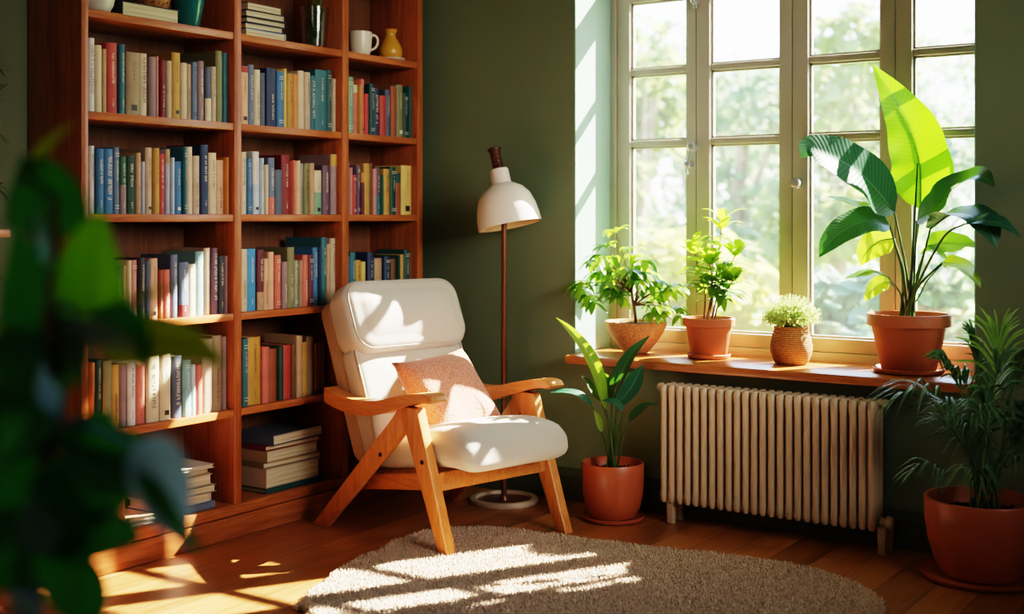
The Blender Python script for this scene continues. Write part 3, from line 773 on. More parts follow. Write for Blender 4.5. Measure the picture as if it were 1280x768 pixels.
rotc = math.atan2(-.228, .974)
o_ = at(640, 400, 4.805); cpos = Vector((-.013 * CA - 4.805 * SA, -.013 * SA + 4.805 * CA, 0))
ch = thing('armchair', 'light grey upholstered lounge armchair with golden oak arms and slanted legs', 'armchair', cpos, rotc)
for s in (-1, 1):
    # front leg, leaning forward
    bm = BM(); prism(bm, [(-.272, .535), (-.160, .535), (.030 - .006 * (s < 0), .017 * (s < 0)), (-.026 - .006 * (s < 0), .017 * (s < 0))], 'y', s * .278, s * .322, .006)
    link('front_leg', bm, M['teak_leg'], ch)
    # back leg, running from the arm down to the rear; splays outward
    bm = BM(); vs = prism(bm, [(-.19, .535), (-.270, .535), (-.312, .47), (-.79, .0), (-.705, .0), (-.245, .435)], 'y', s * .284, s * .316, .006)
    for v in bm.verts:
        v.co.y += s * .045 * max(0, (-v.co.x - .25)) / .5
    link('rear_leg', bm, M['teak_leg'], ch)
    # arm: curved paddle
    top = [(-.735, .560), (-.66, .545), (-.56, .535), (-.46, .535), (-.36, .548), (-.26, .572), (-.16, .592), (-.09, .598), (-.050, .590)]
    ct = crom([(x, 0, z) for x, z in top], 32); cb = []
    for q in ct:
        k = (q.x + .735) / .685; cb.append((q.x, q.z - (.056 - .028 * k + .014 * math.sin(PI * k))))
    poly = [(q.x, q.z) for q in ct] + [(-.040, .578), (-.046, .568)] + cb[::-1][1:]
    bm = BM(); prism(bm, poly, 'y', s * .262, s * .346, .010)
    link('arm', bm, M['teak'], ch)
    bm = BM(); prism(bm, [(-.60, .160), (-.60, .215), (-.08, .300), (-.08, .235)], 'y', s * .248, s * .276, .004); link('side_rail', bm, M['teak'], ch)
    for bx_, bz in ((-.155, .40), (-.375, .395)) if s < 0 else ((-.155, .40),):
        bm = BM(); T = Matrix.Translation((bx_ + (.03 if bx_ > -.2 else .0), s * (.3225 if bx_ > -.2 else .327), bz - .06)) @ Matrix.Rotation(s * -PI / 2, 4, 'X')
        lathe(bm, [(0, -.004), (.009, -.004), (.009, .002), (.006, .004), (0, .003)], 16, mat=T); link('bolt', bm, M['bolt'], ch)
bm = BM(); box(bm, -.125, -.09, -.279, .279, .228, .298, .005); link('front_rail', bm, M['teak'], ch)
bm = BM(); box(bm, -.61, -.575, -.262, .262, .165, .215, .005); link('rear_rail', bm, M['teak'], ch)
# seat cushion (waterfall front edge, tilted back)
def seatfn(co, u):
    if co.x > .10: k = (co.x - .10) / .22; co.z -= .045 * k * k
    co.z += .012 * (1 - u.y ** 2) if u.z > 0 else 0
    return co
tl = math.radians(-9)
Ms = Matrix.Translation((-.245, 0, .362)) @ Matrix.Rotation(tl, 4, 'Y')
bm = BM(); softbox(bm, .64, .545, .122, .052, 14, .016, seatfn, Ms); sc_seat = link('seat_cushion', bm, M['linen'], ch, angle=None)
def loop_on(pts, M_, r=.0042, name='piping', par=None):
    bm = BM(); tube(bm, [M_ @ Vector(p) for p in pts], r, seg=6, closed=True); return link(name, bm, M['piping'], par, angle=None)
def rrect(hx, hy, rad, n=7):
    P = []
    for cx_, cy_, a0 in ((hx - rad, hy - rad, 0), (-hx + rad, hy - rad, PI / 2), (-hx + rad, -hy + rad, PI), (hx - rad, -hy + rad, 1.5 * PI)):
        for k in range(n): a = a0 + k / (n - 1) * PI / 2; P.append((cx_ + rad * math.cos(a), cy_ + rad * math.sin(a)))
    return P
def dens(P, m=8):
    out = []
    for a, b in zip(P, P[1:] + P[:1]):
        for k in range(m): out.append((a[0] + (b[0] - a[0]) * k / m, a[1] + (b[1] - a[1]) * k / m))
    return out
pp = []
for x, y in dens(rrect(.306, .2575, .05)):
    z = .056 - .018
    if x > .10: z -= .045 * ((x - .10) / .22) ** 2
    pp.append((x, y, z))
loop_on(pp, Ms, par=sc_seat)
# back: reclined shell, back cushion, head cushion
rec = math.radians(23)
un = Vector((-math.sin(rec), 0, math.cos(rec))); nn = Vector((math.cos(rec), 0, math.sin(rec)))
def backM(dist, off):
    c = Vector((-.515, 0, .285)) + un * dist + nn * off
    return Matrix(((un.x, 0, nn.x, c.x), (un.y, 1, nn.y, c.y), (un.z, 0, nn.z, c.z), (0, 0, 0, 1)))
def shellfn(co, u):
    return Vector((co.x, co.y * (1 - .04 * max(0, -u.x)), co.z - .02 * (1 - u.y ** 2)))
bm = BM(); slab(bm, .345, .282, .06, .085, .022, .004, backM(.345, -.055)); link('back_shell', bm, M['shell'], ch, angle=None)['label'] = 'tan cloth back shell'
bm = BM(); slab(bm, .25, .284, .05, .115, .035, .022, backM(.22, .03)); bc = link('back_cushion', bm, M['linen'], ch, angle=None)
loop_on([(x, y, .050) for x, y in rr_out(.243, .277, .046)], backM(.22, .03), par=bc)
# two stitched creases in the back cushion
def headfn(co, u):
    co.z += .022 * (1 - u.x ** 2) * (1 if u.z > 0 else .2)
    return co
Mh = backM(.565, .06)
bm = BM(); slab(bm, .155, .298, .085, .165, .05, .030, Mh); hc = link('head_cushion', bm, M['linen'], ch, angle=None)
for z in (-.066, .066):
    loop_on([(x, y, z) for x, y in rr_out(.1405, .2835, .075)], Mh, .004, par=hc)

# ------------------------------------------------------------------ pillow
def m_pillow():
    n = N('terracotta_boucle'); v = n.mapped((1, 1, 1))
    vo = n.n('ShaderNodeTexVoronoi'); vo.inputs['Scale'].default_value = 150; n.l(v, vo.inputs['Vector'])
    f = n.noise(v, 120, 3)
    c = n.mix(f, rgb(198, 118, 94), rgb(234, 186, 164))
    c = n.mix(n.math('MULTIPLY', vo.outputs['Distance'], .8), c, rgb(168, 84, 62))
    return n.done(n.bsdf(c, .9, .15, vo.outputs['Distance'], .6, .004, Sheen_Weight=.2))
M['pillow'] = m_pillow()
pil = thing('pillow', 'terracotta pink textured throw pillow leaning on the armchair back', 'pillow')
bm = BM(); n = 22; W = .192
grid = {}
for side in (1, -1):
    for i in range(n + 1):
        for j in range(n + 1):
            u = -1 + 2 * i / n; v = -1 + 2 * j / n
            edge = i in (0, n) or j in (0, n)
            if edge and (1, i, j) in grid: grid[(side, i, j)] = grid[(1, i, j)]; continue
            pinch = 1 - .10 * (1 - v * v) * abs(u) ** 3; pinch2 = 1 - .10 * (1 - u * u) * abs(v) ** 3
            th = .072 * ((1 - u ** 4) * (1 - v ** 4)) ** .55 * (1 + .06 * math.sin(5 * u + 2 * v))
            grid[(side, i, j)] = bm.verts.new((u * W * pinch, v * W * pinch2, side * th))
for side in (1, -1):
    for i in range(n):
        for j in range(n):
            q = [grid[(side, i, j)], grid[(side, i + 1, j)], grid[(side, i + 1, j + 1)], grid[(side, i, j + 1)]]
            bm.faces.new(q if side > 0 else q[::-1])
link('cover', bm, M['pillow'], pil, angle=None)
loop = [(i, 0) for i in range(n)] + [(n, j) for j in range(n)] + [(n - i, n) for i in range(n)] + [(0, n - j) for j in range(n)]
def rim(i, j):
    u = -1 + 2 * i / n; v = -1 + 2 * j / n
    return (u * W * (1 - .10 * (1 - v * v) * abs(u) ** 3), v * W * (1 - .10 * (1 - u * u) * abs(v) ** 3), 0)
bm = BM(); tube(bm, [rim(*p) for p in loop], .0035, seg=6, closed=True); link('seam', bm, M['pillow'], pil, angle=None)
Rc = Matrix.Rotation(rotc, 4, 'Z')
PB = Matrix.Translation(cpos) @ Rc
pr = math.radians(38); un2 = Vector((-math.sin(pr), 0, math.cos(pr))); nn2 = Vector((math.cos(pr), 0, math.sin(pr)))
pc = Vector((-.35, .0, .535))
roll = math.radians(5)
Bm = Matrix(((0, un2.x, nn2.x, pc.x), (1, un2.y, nn2.y, pc.y), (0, un2.z, nn2.z, pc.z), (0, 0, 0, 1)))
MW = PB @ Bm @ Matrix.Rotation(roll, 4, 'Z')
pil.matrix_world = MW

# ------------------------------------------------------------------ floor lamp
LD = 5.54
lp = on_z(630, 627, 0.0); lx, ly = lp.x, lp.y
lamp = thing('floor_lamp', 'slim brown floor lamp with tilted white dome shade behind the armchair', 'lamp', (lx, ly, 0))
M['bronze'] = m_plain('brown_metal', rgb(112, 70, 48), .35, .5, .08, 10, Metallic=.55)
M['shade'] = m_plain('white_lamp_enamel', rgb(226, 216, 204), .38, .45, .02)
M['shade_in'] = m_plain('shade_inside', rgb(244, 214, 168), .5, .3, .02)
M['cap'] = m_wood('dark_turned_wood', rgb(44, 20, 12), rgb(84, 40, 24), (60, 60, 4), .3)
M['lampbase'] = m_plain('cream_lamp_base', rgb(190, 170, 150), .4, .5, .04)
bm = BM(); lathe(bm, [(.122, .0), (.150, .0), (.153, .008), (.150, .018), (.138, .022), (.124, .020), (.119, .010), (.122, 0)], 56); link('base_ring', bm, M['lampbase'], lamp)
bm = BM(); lathe(bm, [(0, .001), (.120, .001), (.121, .006), (0, .007)], 48); lathe(bm, [(0, .007), (.022, .007), (.018, .022), (.012, .03), (0, .03)], 24); link('base_plate', bm, M['bronze'], lamp)
sh = at(645, 282, F * H / (627 - HOR)) - Vector((lx, ly, 0))
bm = BM(); tube(bm, [(0, 0, .02), (0, 0, sh.z + .03)], .0125, seg=16); link('pole', bm, M['bronze'], lamp)
tiltax = Vector((CA, SA, 0))              # camera-right direction
Tsh = Matrix.Translation(Vector((.022, .014, sh.z))) @ Matrix.Rotation(math.radians(-11.5), 4, Vector((-SA, CA, 0))) @ Matrix.Rotation(math.radians(-6), 4, tiltax)
Rs = .141
outp = [(Rs + .001, -.001), (Rs, .01), (Rs * .985, .04), (Rs * .93, .085), (Rs * .82, .13), (Rs * .64, .163), (Rs * .42, .182), (.045, .19), (0, .19)]
inp = [(Rs + .001, -.001), (Rs - .004, 0), (Rs * .955, .04), (Rs * .9, .083), (Rs * .79, .126), (Rs * .61, .158), (Rs * .4, .176), (0, .184)]
bm = BM(); lathe(bm, outp, 56, mat=Tsh); shade = link('lamp_shade', bm, M['shade'], lamp)
bm = BM(); lathe(bm, inp, 56, mat=Tsh); link('shade_lining', bm, M['shade_in'], shade)['label'] = 'warm cream inside of the shade'
bm = BM(); lathe(bm, [(0, .178), (.047, .178), (.047, .188), (.044, .192), (.042, .250), (.038, .256), (0, .256)], 36, mat=Tsh); link('socket_collar', bm, M['shade'], lamp)
pr_ = [(0, .254), (.022, .254)]
for k in range(7): z = .258 + k * .011; pr_ += [(.0225, z), (.0245, z + .003), (.0225, z + .008)]
pr_ += [(.024, .337), (.031, .342), (.031, .349), (.026, .353), (0, .354)]
bm = BM(); lathe(bm, pr_, 28, mat=Tsh); link('ribbed_handle', bm, M['cap'], lamp)['label'] = 'dark ribbed turned handle on top'
bm = BM(); T2 = Tsh @ Matrix.Translation((0, 0, .09)); ball(bm, T2.translation, .032, 3, (1, 1, 1.15)); link('bulb', bm, M['shade'], lamp)

# ------------------------------------------------------------------ radiator
M['rad'] = m_plain('cream_radiator_enamel', rgb(194, 172, 146), .38, .45, .03, 4)
RY = 4.605
rx0 = on_y(823, 500, RY).x; rx1 = on_y(1094, 500, RY).x
NS = 25; pitch = (rx1 - rx0) / NS
rad = thing('radiator', 'cream cast iron column radiator under the window sill', 'radiator', ((rx0 + rx1) / 2, RY + .06, 0))
ro = Vector(((rx0 + rx1) / 2, RY + .06, 0))
def section_bm(zb, zt):
    bm = BM(); rr = pitch * .46
    for k, yy in enumerate((-.042, 0, .042)):
        n_ = 14; pts = []
        zs = [zb + .004, zb + .014, zb + .035, zb + .06, zt - .07, zt - .045, zt - .022, zt - .008]
        rs_ = [.55, .9, 1.0, .86, .84, .98, 1.0, .62]
        rings = []
        for z, q in zip(zs, rs_):
            rings.append([bm.verts.new((rr * q * math.cos(2 * PI * i / n_), yy + rr * q * 1.12 * math.sin(2 * PI * i / n_), z)) for i in range(n_)])
        for a, b in zip(rings, rings[1:]):
            for i in range(n_): bm.faces.new((a[i], a[(i + 1) % n_], b[(i + 1) % n_], b[i]))
        bm.faces.new(rings[0][::-1]); bm.faces.new(rings[-1])
    # header bulbs joining the three columns
    for z in (zb + .03, zt - .028):
        box(bm, -rr * .8, rr * .8, -.044, .044, z - .018, z + .018, .008)
    return bm
zb, zt = .082, .575
first = None
for i in range(NS):
    x = rx0 + pitch * (i + .5) - ro.x
    if first is None: first = link('section', section_bm(zb, zt), M['rad'], rad); first.location.x = x
    else: o = first.copy(); COL.objects.link(o); o.location.x = x
bm = BM()
for z in (zb + .04, zt - .035):
    tube(bm, [(rx0 - ro.x + .006, 0, z), (rx1 - ro.x - .006, 0, z)], .014, seg=14)
link('header_pipe', bm, M['rad'], rad)
for x in (rx0 + pitch * 1.2 - ro.x, rx1 - pitch * .35 - ro.x + .03):
    for yy in (-.03, .045):
        bm = BM(); prism(bm, [(x - .014, .0), (x + .014, .0), (x + .017, .1), (x - .017, .1)], 'y', yy - .014, yy + .014, .005); link('leg', bm, M['rad'], rad)
def plug(x, z, s, r=.02, y=0, L=.03):
    bm = BM(); T = Matrix.Translation((x, y, z)) @ Matrix.Rotation(s * PI / 2, 4, 'Y')
    lathe(bm, [(0, -.012), (r * .7, -.012), (r * .7, L * .3), (r, L * .35), (r * 1.05, L * .7), (r * .8, L), (r * .3, L * 1.12), (0, L * 1.13)], 22, mat=T); return bm
link('end_plug', plug(rx0 - ro.x, zt - .026, -1, .018), M['rad'], rad)
link('end_plug', plug(rx1 - ro.x, zt - .02, 1, .018), M['rad'], rad)
link('valve', plug(rx1 - ro.x + .016, .115, 1, .026, -.01, .036), M['rad'], rad)['label'] = 'round valve at the lower right end'

# ------------------------------------------------------------------ rug
def m_rug():
    n = N('oat_wool_pile'); v = n.mapped((1, 1, 1))
    f = n.noise(v, 45, 4, .6); f2 = n.noise(v, 3, 3)
    c = n.ramp(f, [(.3, rgb(164, 138, 116)), (.6, rgb(214, 188, 166))])
    c = n.mix(n.math('MULTIPLY', f2, .3), c, rgb(190, 166, 146))
    return n.done(n.bsdf(c, .95, .1, f, .6, .01, Sheen_Weight=.2))
M['rug'] = m_rug()
far = [on_z(x, y, .02) for x, y in ((372, 757), (392, 738), (430, 708), (474, 687), (520, 667), (570, 660), (620, 660), (680, 667), (760, 677), (830, 686), (900, 693), (960, 701), (1010, 710), (1050, 722), (1080, 736), (1093, 746))]
pts = [(p.x, p.y) for p in far]
pts += [(-1.26, 3.95), (-1.24, 3.6), (-1.27, 3.2), (-1.38, 2.92), (-1.6, 2.78), (-2.0, 2.74), (-2.4, 2.79), (-2.66, 2.88), (-2.80, 2.945)]
cl_ = crom([(x, y, 0) for x, y in pts + pts[:1]], 220)[:-1]
rw_ = random.Random(5)
edge = []
cx_r = sum(p.x for p in cl_) / len(cl_); cy_r = sum(p.y for p in cl_) / len(cl_)
for k, p in enumerate(cl_):
    d = Vector((p.x - cx_r, p.y - cy_r)); d.normalize(); j = .006 * math.sin(k * .9) + rw_.uniform(-.005, .005)
    edge.append((p.x + d.x * j, p.y + d.y * j))
rug = thing('rug', 'thick oatmeal coloured wool rug with rounded corners in front of the armchair', 'rug', (cx_r, cy_r, 0))
bm = BM()
rings = []
for sc_f, z in ((1., .001), (1.0, .012), (.992, .017), (.97, .018)):
    rings.append([bm.verts.new(((x - cx_r) * sc_f, (y - cy_r) * sc_f, z)) for x, y in edge])
for a, b in zip(rings, rings[1:]):
    for i in range(len(a)): bm.faces.new((a[i], a[(i + 1) % len(a)], b[(i + 1) % len(b)], b[i]))
bm.faces.new(rings[-1]); bm.faces.new(rings[0][::-1])
link('backing', bm, M['rug'], rug)
def inside(x, y):
    c = False; j = len(edge) - 1
    for i in range(len(edge)):
        if (edge[i][1] > y) != (edge[j][1] > y) and x < (edge[j][0] - edge[i][0]) * (y - edge[i][1]) / (edge[j][1] - edge[i][1]) + edge[i][0]: c = not c
        j = i
    return c
V, Fc = [], []
def tuft(x, y, z, h, r, lean):
    b = len(V); a0 = rw_.uniform(0, 6.28)
    for k in range(3): V.append((x - cx_r + r * math.cos(a0 + k * 2.094), y - cy_r + r * math.sin(a0 + k * 2.094), z))
    for k in range(3): V.append((x - cx_r + lean[0] * .6 + r * .8 * math.cos(a0 + k * 2.094), y - cy_r + lean[1] * .6 + r * .8 * math.sin(a0 + k * 2.094), z + h * .7))
    V.append((x - cx_r + lean[0], y - cy_r + lean[1], z + h))
    for k in range(3):
        m = (k + 1) % 3
        Fc.append((b + k, b + m, b + 3 + m, b + 3 + k)); Fc.append((b + 3 + k, b + 3 + m, b + 6))
step = .0078; xs_ = [e[0] for e in edge]; ys_ = [e[1] for e in edge]
y = min(ys_)
while y < max(ys_):
    x = min(xs_)
    while x < max(xs_):
        if inside(x, y):
            jx, jy = rw_.uniform(-.004, .004), rw_.uniform(-.004, .004)
            a = rw_.uniform(0, 6.28); l = rw_.uniform(.002, .008)
            tuft(x + jx, y + jy, .015, rw_.uniform(.010, .017), .0040, (l * math.cos(a), l * math.sin(a)))
        x += step
    y += step
for k, (x, y) in enumerate(edge):          # shaggy rim
    x2, y2 = edge[(k + 1) % len(edge)]
    d = Vector((x - cx_r, y - cy_r)).normalized()
    for m in range(4):
        q = rw_.random(); l = rw_.uniform(.006, .02)
        tuft(x + (x2 - x) * q, y + (y2 - y) * q, rw_.uniform(.001, .012), rw_.uniform(.004, .012), .005, (d.x * l, d.y * l))
me = bpy.data.meshes.new('pile'); me.from_pydata(V, [], Fc); me.materials.append(M['rug'])
me.polygons.foreach_set('use_smooth', [True] * len(me.polygons))
pile = bpy.data.objects.new('pile', me); COL.objects.link(pile); pile.parent = rug; pile['kind'] = 'stuff'
# ------------------------------------------------------------------ pots and plants
M['terra'] = m_plain('terracotta', rgb(182, 102, 66), .55, .35, .08, 6, .08, 120)
M['terra2'] = m_plain('glazed_terracotta', rgb(176, 92, 58), .35, .5, .06, 5)
M['soil'] = m_plain('potting_soil', rgb(44, 32, 24), .95, .1, .4, 60, .8, 80)
M['bark'] = m_plain('woody_stem', rgb(112, 84, 58), .8, .2, .25, 40, .4, 60)
M['stalk'] = m_plain('green_stalk', rgb(66, 92, 38), .45, .4, .2, 10)
M['stalk_d'] = m_plain('dark_stalk', rgb(44, 62, 34), .45, .4, .2, 10)
def m_weave():
    n = N('woven_seagrass'); v = n.mapped((1, 1, 1))
    w = n.n('ShaderNodeTexWave', wave_type='BANDS', bands_direction='Z'); w.inputs['Scale'].default_value = 42; w.inputs['Distortion'].default_value = 2.5; w.inputs['Detail'].default_value = 3; w.inputs['Detail Scale'].default_value = 6
    n.l(v, w.inputs['Vector']); f = n.noise(v, 160, 2)
    h = n.math('ADD', n.math('MULTIPLY', w.outputs['Fac'], .6), n.math('MULTIPLY', f, .5))
    c = n.ramp(h, [(.2, rgb(110, 64, 32)), (.55, rgb(178, 118, 70)), (.9, rgb(214, 164, 110))])
    return n.done(n.bsdf(c, .8, .2, h, .9, .006))
M['weave'] = m_weave()
def m_bowl():
    n = N('rough_clay'); v = n.mapped((1, 1, 1)); f = n.noise(v, 90, 4, .65)
    c = n.ramp(f, [(.3, rgb(150, 96, 62)), (.7, rgb(206, 156, 112))]); return n.done(n.bsdf(c, .85, .2, f, .7, .005))
M['bowl'] = m_bowl()
def saucer(par, r, m, z0=0):
    bm = BM(); lathe(bm, [(0, z0), (r * .86, z0), (r * .97, z0 + .006), (r, z0 + .018), (r * .975, z0 + .02), (r * .93, z0 + .012), (r * .86, z0 + .008), (0, z0 + .008)], 48); return link('saucer', bm, m, par)
def soil(par, r, z):
    bm = BM(); rs = random.Random(9); lathe(bm, [(r, z - .006), (r * .7, z + .002), (r * .35, z + .006), (0, z + .007)], 36)
    for k in range(70):
        a, q = rs.uniform(0, 6.28), r * .95 * math.sqrt(rs.random()); ball(bm, (q * math.cos(a), q * math.sin(a), z + .001), rs.uniform(.002, .006), 1)
    return link('soil', bm, M['soil'], par)
def sub(v, o): return Vector(v) - Vector(o)

# --- leaves
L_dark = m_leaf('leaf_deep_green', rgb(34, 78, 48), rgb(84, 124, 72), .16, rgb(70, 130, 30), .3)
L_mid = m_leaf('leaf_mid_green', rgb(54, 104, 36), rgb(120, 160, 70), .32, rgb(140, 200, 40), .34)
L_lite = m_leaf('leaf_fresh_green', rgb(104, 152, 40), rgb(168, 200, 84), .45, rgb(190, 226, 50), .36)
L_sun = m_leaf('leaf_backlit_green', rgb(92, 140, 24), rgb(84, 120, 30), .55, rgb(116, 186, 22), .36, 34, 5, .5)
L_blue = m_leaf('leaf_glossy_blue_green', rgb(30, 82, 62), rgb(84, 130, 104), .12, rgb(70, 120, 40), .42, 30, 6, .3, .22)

# --- big paddle leaf plant at the right end of the sill
PD = 4.896
c = on_y(1136, 392, 4.90); base = Vector((c.x, 4.90, SILL))
rim_z = c.z - SILL
ban = thing('paddle_leaf_plant', 'large paddle leaved plant in a terracotta pot at the right end of the sill', 'potted plant', base)
saucer(ban, .135, M['terra'])
zr = rim_z
bm = BM(); lathe(bm, [(0, .009), (.098, .009), (.103, .014), (.14, zr - .05), (.142, zr - .046), (.156, zr - .046), (.158, zr - .004), (.155, zr), (.147, zr), (.145, zr - .03), (.135, zr - .05), (.13, zr - .07)], 56); link('pot', bm, M['terra'], ban)
soil(ban, .138, zr - .03)
def paddle(pts, w, mat, up, dds=None, fold=.22, wav=.05, pet=None, pr=.0065, curl=0, shape='paddle', st='stalk', label=None, droop=0.):
    """pts: pixels of the midrib (survey) with depth offsets; pet: petiole pixels from the pot"""
    P = [sub(at(p[0], p[1], PD + (p[2] if len(p) > 2 else 0)), base) for p in pts]
    bm = BM(); ribbon(bm, P, w, up, shape, fold, 22, 5, wav, 3.5, droop=droop)
    lf = leafobj('leaf', bm, mat, ban)
    if label: lf['label'] = label
    bm = BM(); s = Vector((R.uniform(-.035, .035), R.uniform(-.035, .035), zr - .028))
    mids = [sub(at(p[0], p[1], PD + (p[2] if len(p) > 2 else 0)), base) for p in (pet or [])]
    tube(bm, crom([s] + mids + [P[0]], 18), pr, pr * .55, 8)
    rib = crom(P, 18)
    tube(bm, [q - Vector(up).normalized() * .002 for q in rib[:15]], pr * .5, .001, 6)
    link('stalk', bm, M[st], ban, angle=None); return lf
toC = Vector((SA, -CA, 0))               # towards the camera
rgt = Vector((CA, SA, 0))
U = Vector((0, 0, 1))
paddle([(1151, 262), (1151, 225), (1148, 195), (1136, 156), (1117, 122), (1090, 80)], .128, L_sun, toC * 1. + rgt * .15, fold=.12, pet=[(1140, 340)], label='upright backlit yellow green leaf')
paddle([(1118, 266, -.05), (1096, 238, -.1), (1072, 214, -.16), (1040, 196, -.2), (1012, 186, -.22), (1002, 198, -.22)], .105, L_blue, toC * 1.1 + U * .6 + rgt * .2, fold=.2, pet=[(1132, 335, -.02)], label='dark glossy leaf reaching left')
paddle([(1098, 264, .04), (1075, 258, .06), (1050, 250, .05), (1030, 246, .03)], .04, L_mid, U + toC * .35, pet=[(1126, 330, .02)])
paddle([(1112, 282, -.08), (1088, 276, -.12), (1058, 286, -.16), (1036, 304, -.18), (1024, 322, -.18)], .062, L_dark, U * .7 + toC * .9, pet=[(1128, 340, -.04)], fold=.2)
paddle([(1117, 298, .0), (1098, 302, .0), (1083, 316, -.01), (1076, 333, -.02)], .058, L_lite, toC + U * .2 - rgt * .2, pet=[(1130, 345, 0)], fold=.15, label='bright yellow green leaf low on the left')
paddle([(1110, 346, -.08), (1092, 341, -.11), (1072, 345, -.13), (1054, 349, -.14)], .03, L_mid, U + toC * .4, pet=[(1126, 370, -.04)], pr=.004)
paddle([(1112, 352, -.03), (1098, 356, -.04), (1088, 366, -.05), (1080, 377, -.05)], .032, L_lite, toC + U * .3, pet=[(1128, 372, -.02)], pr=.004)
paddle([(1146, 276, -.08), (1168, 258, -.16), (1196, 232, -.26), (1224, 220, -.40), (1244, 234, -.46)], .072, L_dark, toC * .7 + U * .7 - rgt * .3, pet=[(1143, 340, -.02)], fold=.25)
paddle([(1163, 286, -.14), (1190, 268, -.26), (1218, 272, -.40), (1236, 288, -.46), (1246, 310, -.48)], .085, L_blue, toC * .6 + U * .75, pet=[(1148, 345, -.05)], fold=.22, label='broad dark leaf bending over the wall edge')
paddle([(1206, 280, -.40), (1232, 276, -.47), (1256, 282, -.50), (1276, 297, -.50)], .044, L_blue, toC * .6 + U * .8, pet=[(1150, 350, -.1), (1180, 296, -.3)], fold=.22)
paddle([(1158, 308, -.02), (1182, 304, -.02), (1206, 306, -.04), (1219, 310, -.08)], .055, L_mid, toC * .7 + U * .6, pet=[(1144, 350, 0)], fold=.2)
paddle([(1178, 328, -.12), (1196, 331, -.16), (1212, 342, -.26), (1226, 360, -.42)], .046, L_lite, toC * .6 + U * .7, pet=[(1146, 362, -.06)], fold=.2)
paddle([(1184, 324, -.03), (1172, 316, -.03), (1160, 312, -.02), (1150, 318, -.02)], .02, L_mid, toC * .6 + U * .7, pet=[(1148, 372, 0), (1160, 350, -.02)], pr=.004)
bm = BM(); tube(bm, crom([Vector((0, 0, zr - .028)), sub(at(1142, 300, PD - .03), base), sub(at(1147, 204, PD - .05), base)], 16), .009, .0025, 8); link('spear', bm, M['stalk_d'], ban)

# --- umbrella leaf plant in the clay bowl
c = on_y(795, 402, 4.935); base2 = Vector((c.x, 4.935, SILL)); zr2 = c.z - SILL
um = thing('umbrella_leaf_plant', 'bushy drooping plant in a rough clay bowl at the left end of the sill', 'potted plant', base2)
bm = BM(); lathe(bm, [(0, .001), (.05, .001), (.056, .006), (.085, .04), (.118, zr2 * .62), (.134, zr2 * .86), (.138, zr2), (.134, zr2 + .002), (.128, zr2 - .004), (.11, zr2 * .6), (.09, zr2 * .55)], 48); link('bowl', bm, M['bowl'], um)
soil(um, .124, zr2 - .012)
def zp(x, y, o=(690, 240, 2.953), d=5.577): return lambda b, dd=0: sub(at(o[0] + x / o[2], o[1] + y / o[2], d + dd), b)
bs = BM()
T0 = Vector((0, 0, zr2 - .012)); fork = zp(303, 420)(base2); fork2 = zp(292, 372)(base2)
tube(bs, crom([T0, fork, fork2], 10), .0075, .005, 8)
cl1 = [(240, 150, 0), (205, 205, -.03), (160, 255, -.06), (115, 335, -.08), (200, 335, -.1), (150, 410, -.06), (285, 285, -.12), (345, 255, -.02), (320, 325, -.14), (380, 330, -.04), (435, 365, -.08), (395, 425, -.12), (455, 430, -.03), (235, 300, -.02), (290, 215, .02), (250, 390, -.12), (170, 300, .03), (410, 370, .02), (350, 300, .05), (225, 240, .05)]
bmA, bmB = BM(), BM(); cl1 += [(cx + rr_, cy_ + r2, dd + .03) for (cx, cy_, dd), rr_, r2 in zip(cl1[2:18], [18, -22, 25, -15, 30, -28, 12, -30, 20, -10, 26, -24, 14, -18, 22, -26], [-20, 18, 24, -26, 12, 20, -24, 16, -18, 22, 26, -14, 20, -22, 10, 24])]
rs = random.Random(11)
for k, (x, y, dd) in enumerate(cl1):
    tip = zp(x, y)(base2, dd)
    root = fork2 if x < 330 else fork
    mid = (root + tip) / 2 + Vector((0, 0, .02))
    tube(bs, crom([root, mid, tip], 8), .0032, .0014, 6)
    nl = rs.choice((7, 8, 9)); a0 = rs.uniform(0, 6.28); outd = (tip - fork2); outd.z = 0; outd = outd.normalized() if outd.length > .01 else Vector((0, 0, 0))
    for j in range(nl):
        a = a0 + j * 2 * PI / nl + rs.uniform(-.2, .2); L = rs.uniform(.062, .092)
        d = Vector((math.cos(a), math.sin(a), rs.uniform(-.5, .15))) + outd * .4
        if y < 220: d.z += .5
        d.normalize()
        p1 = tip + d * L * .3 + Vector((0, 0, .004)); p2 = tip + d * L * .7 + Vector((0, 0, -.006)); p3 = tip + d * L + Vector((0, 0, -.026))
        ribbon(bmA if (rs.random() < .6 and y > 200) else bmB, [tip, p1, p2, p3], rs.uniform(.013, .018), (0, 0, 1) if abs(d.z) < .9 else toC, 'oval', .2, 7, 2)
link('stem', bs, M['bark'], um, angle=None)
f = leafobj('foliage', bmA, L_mid, um); f2 = leafobj('young_foliage', bmB, L_lite, um); f2['label'] = 'fresh light green leaves at the shoot tips'

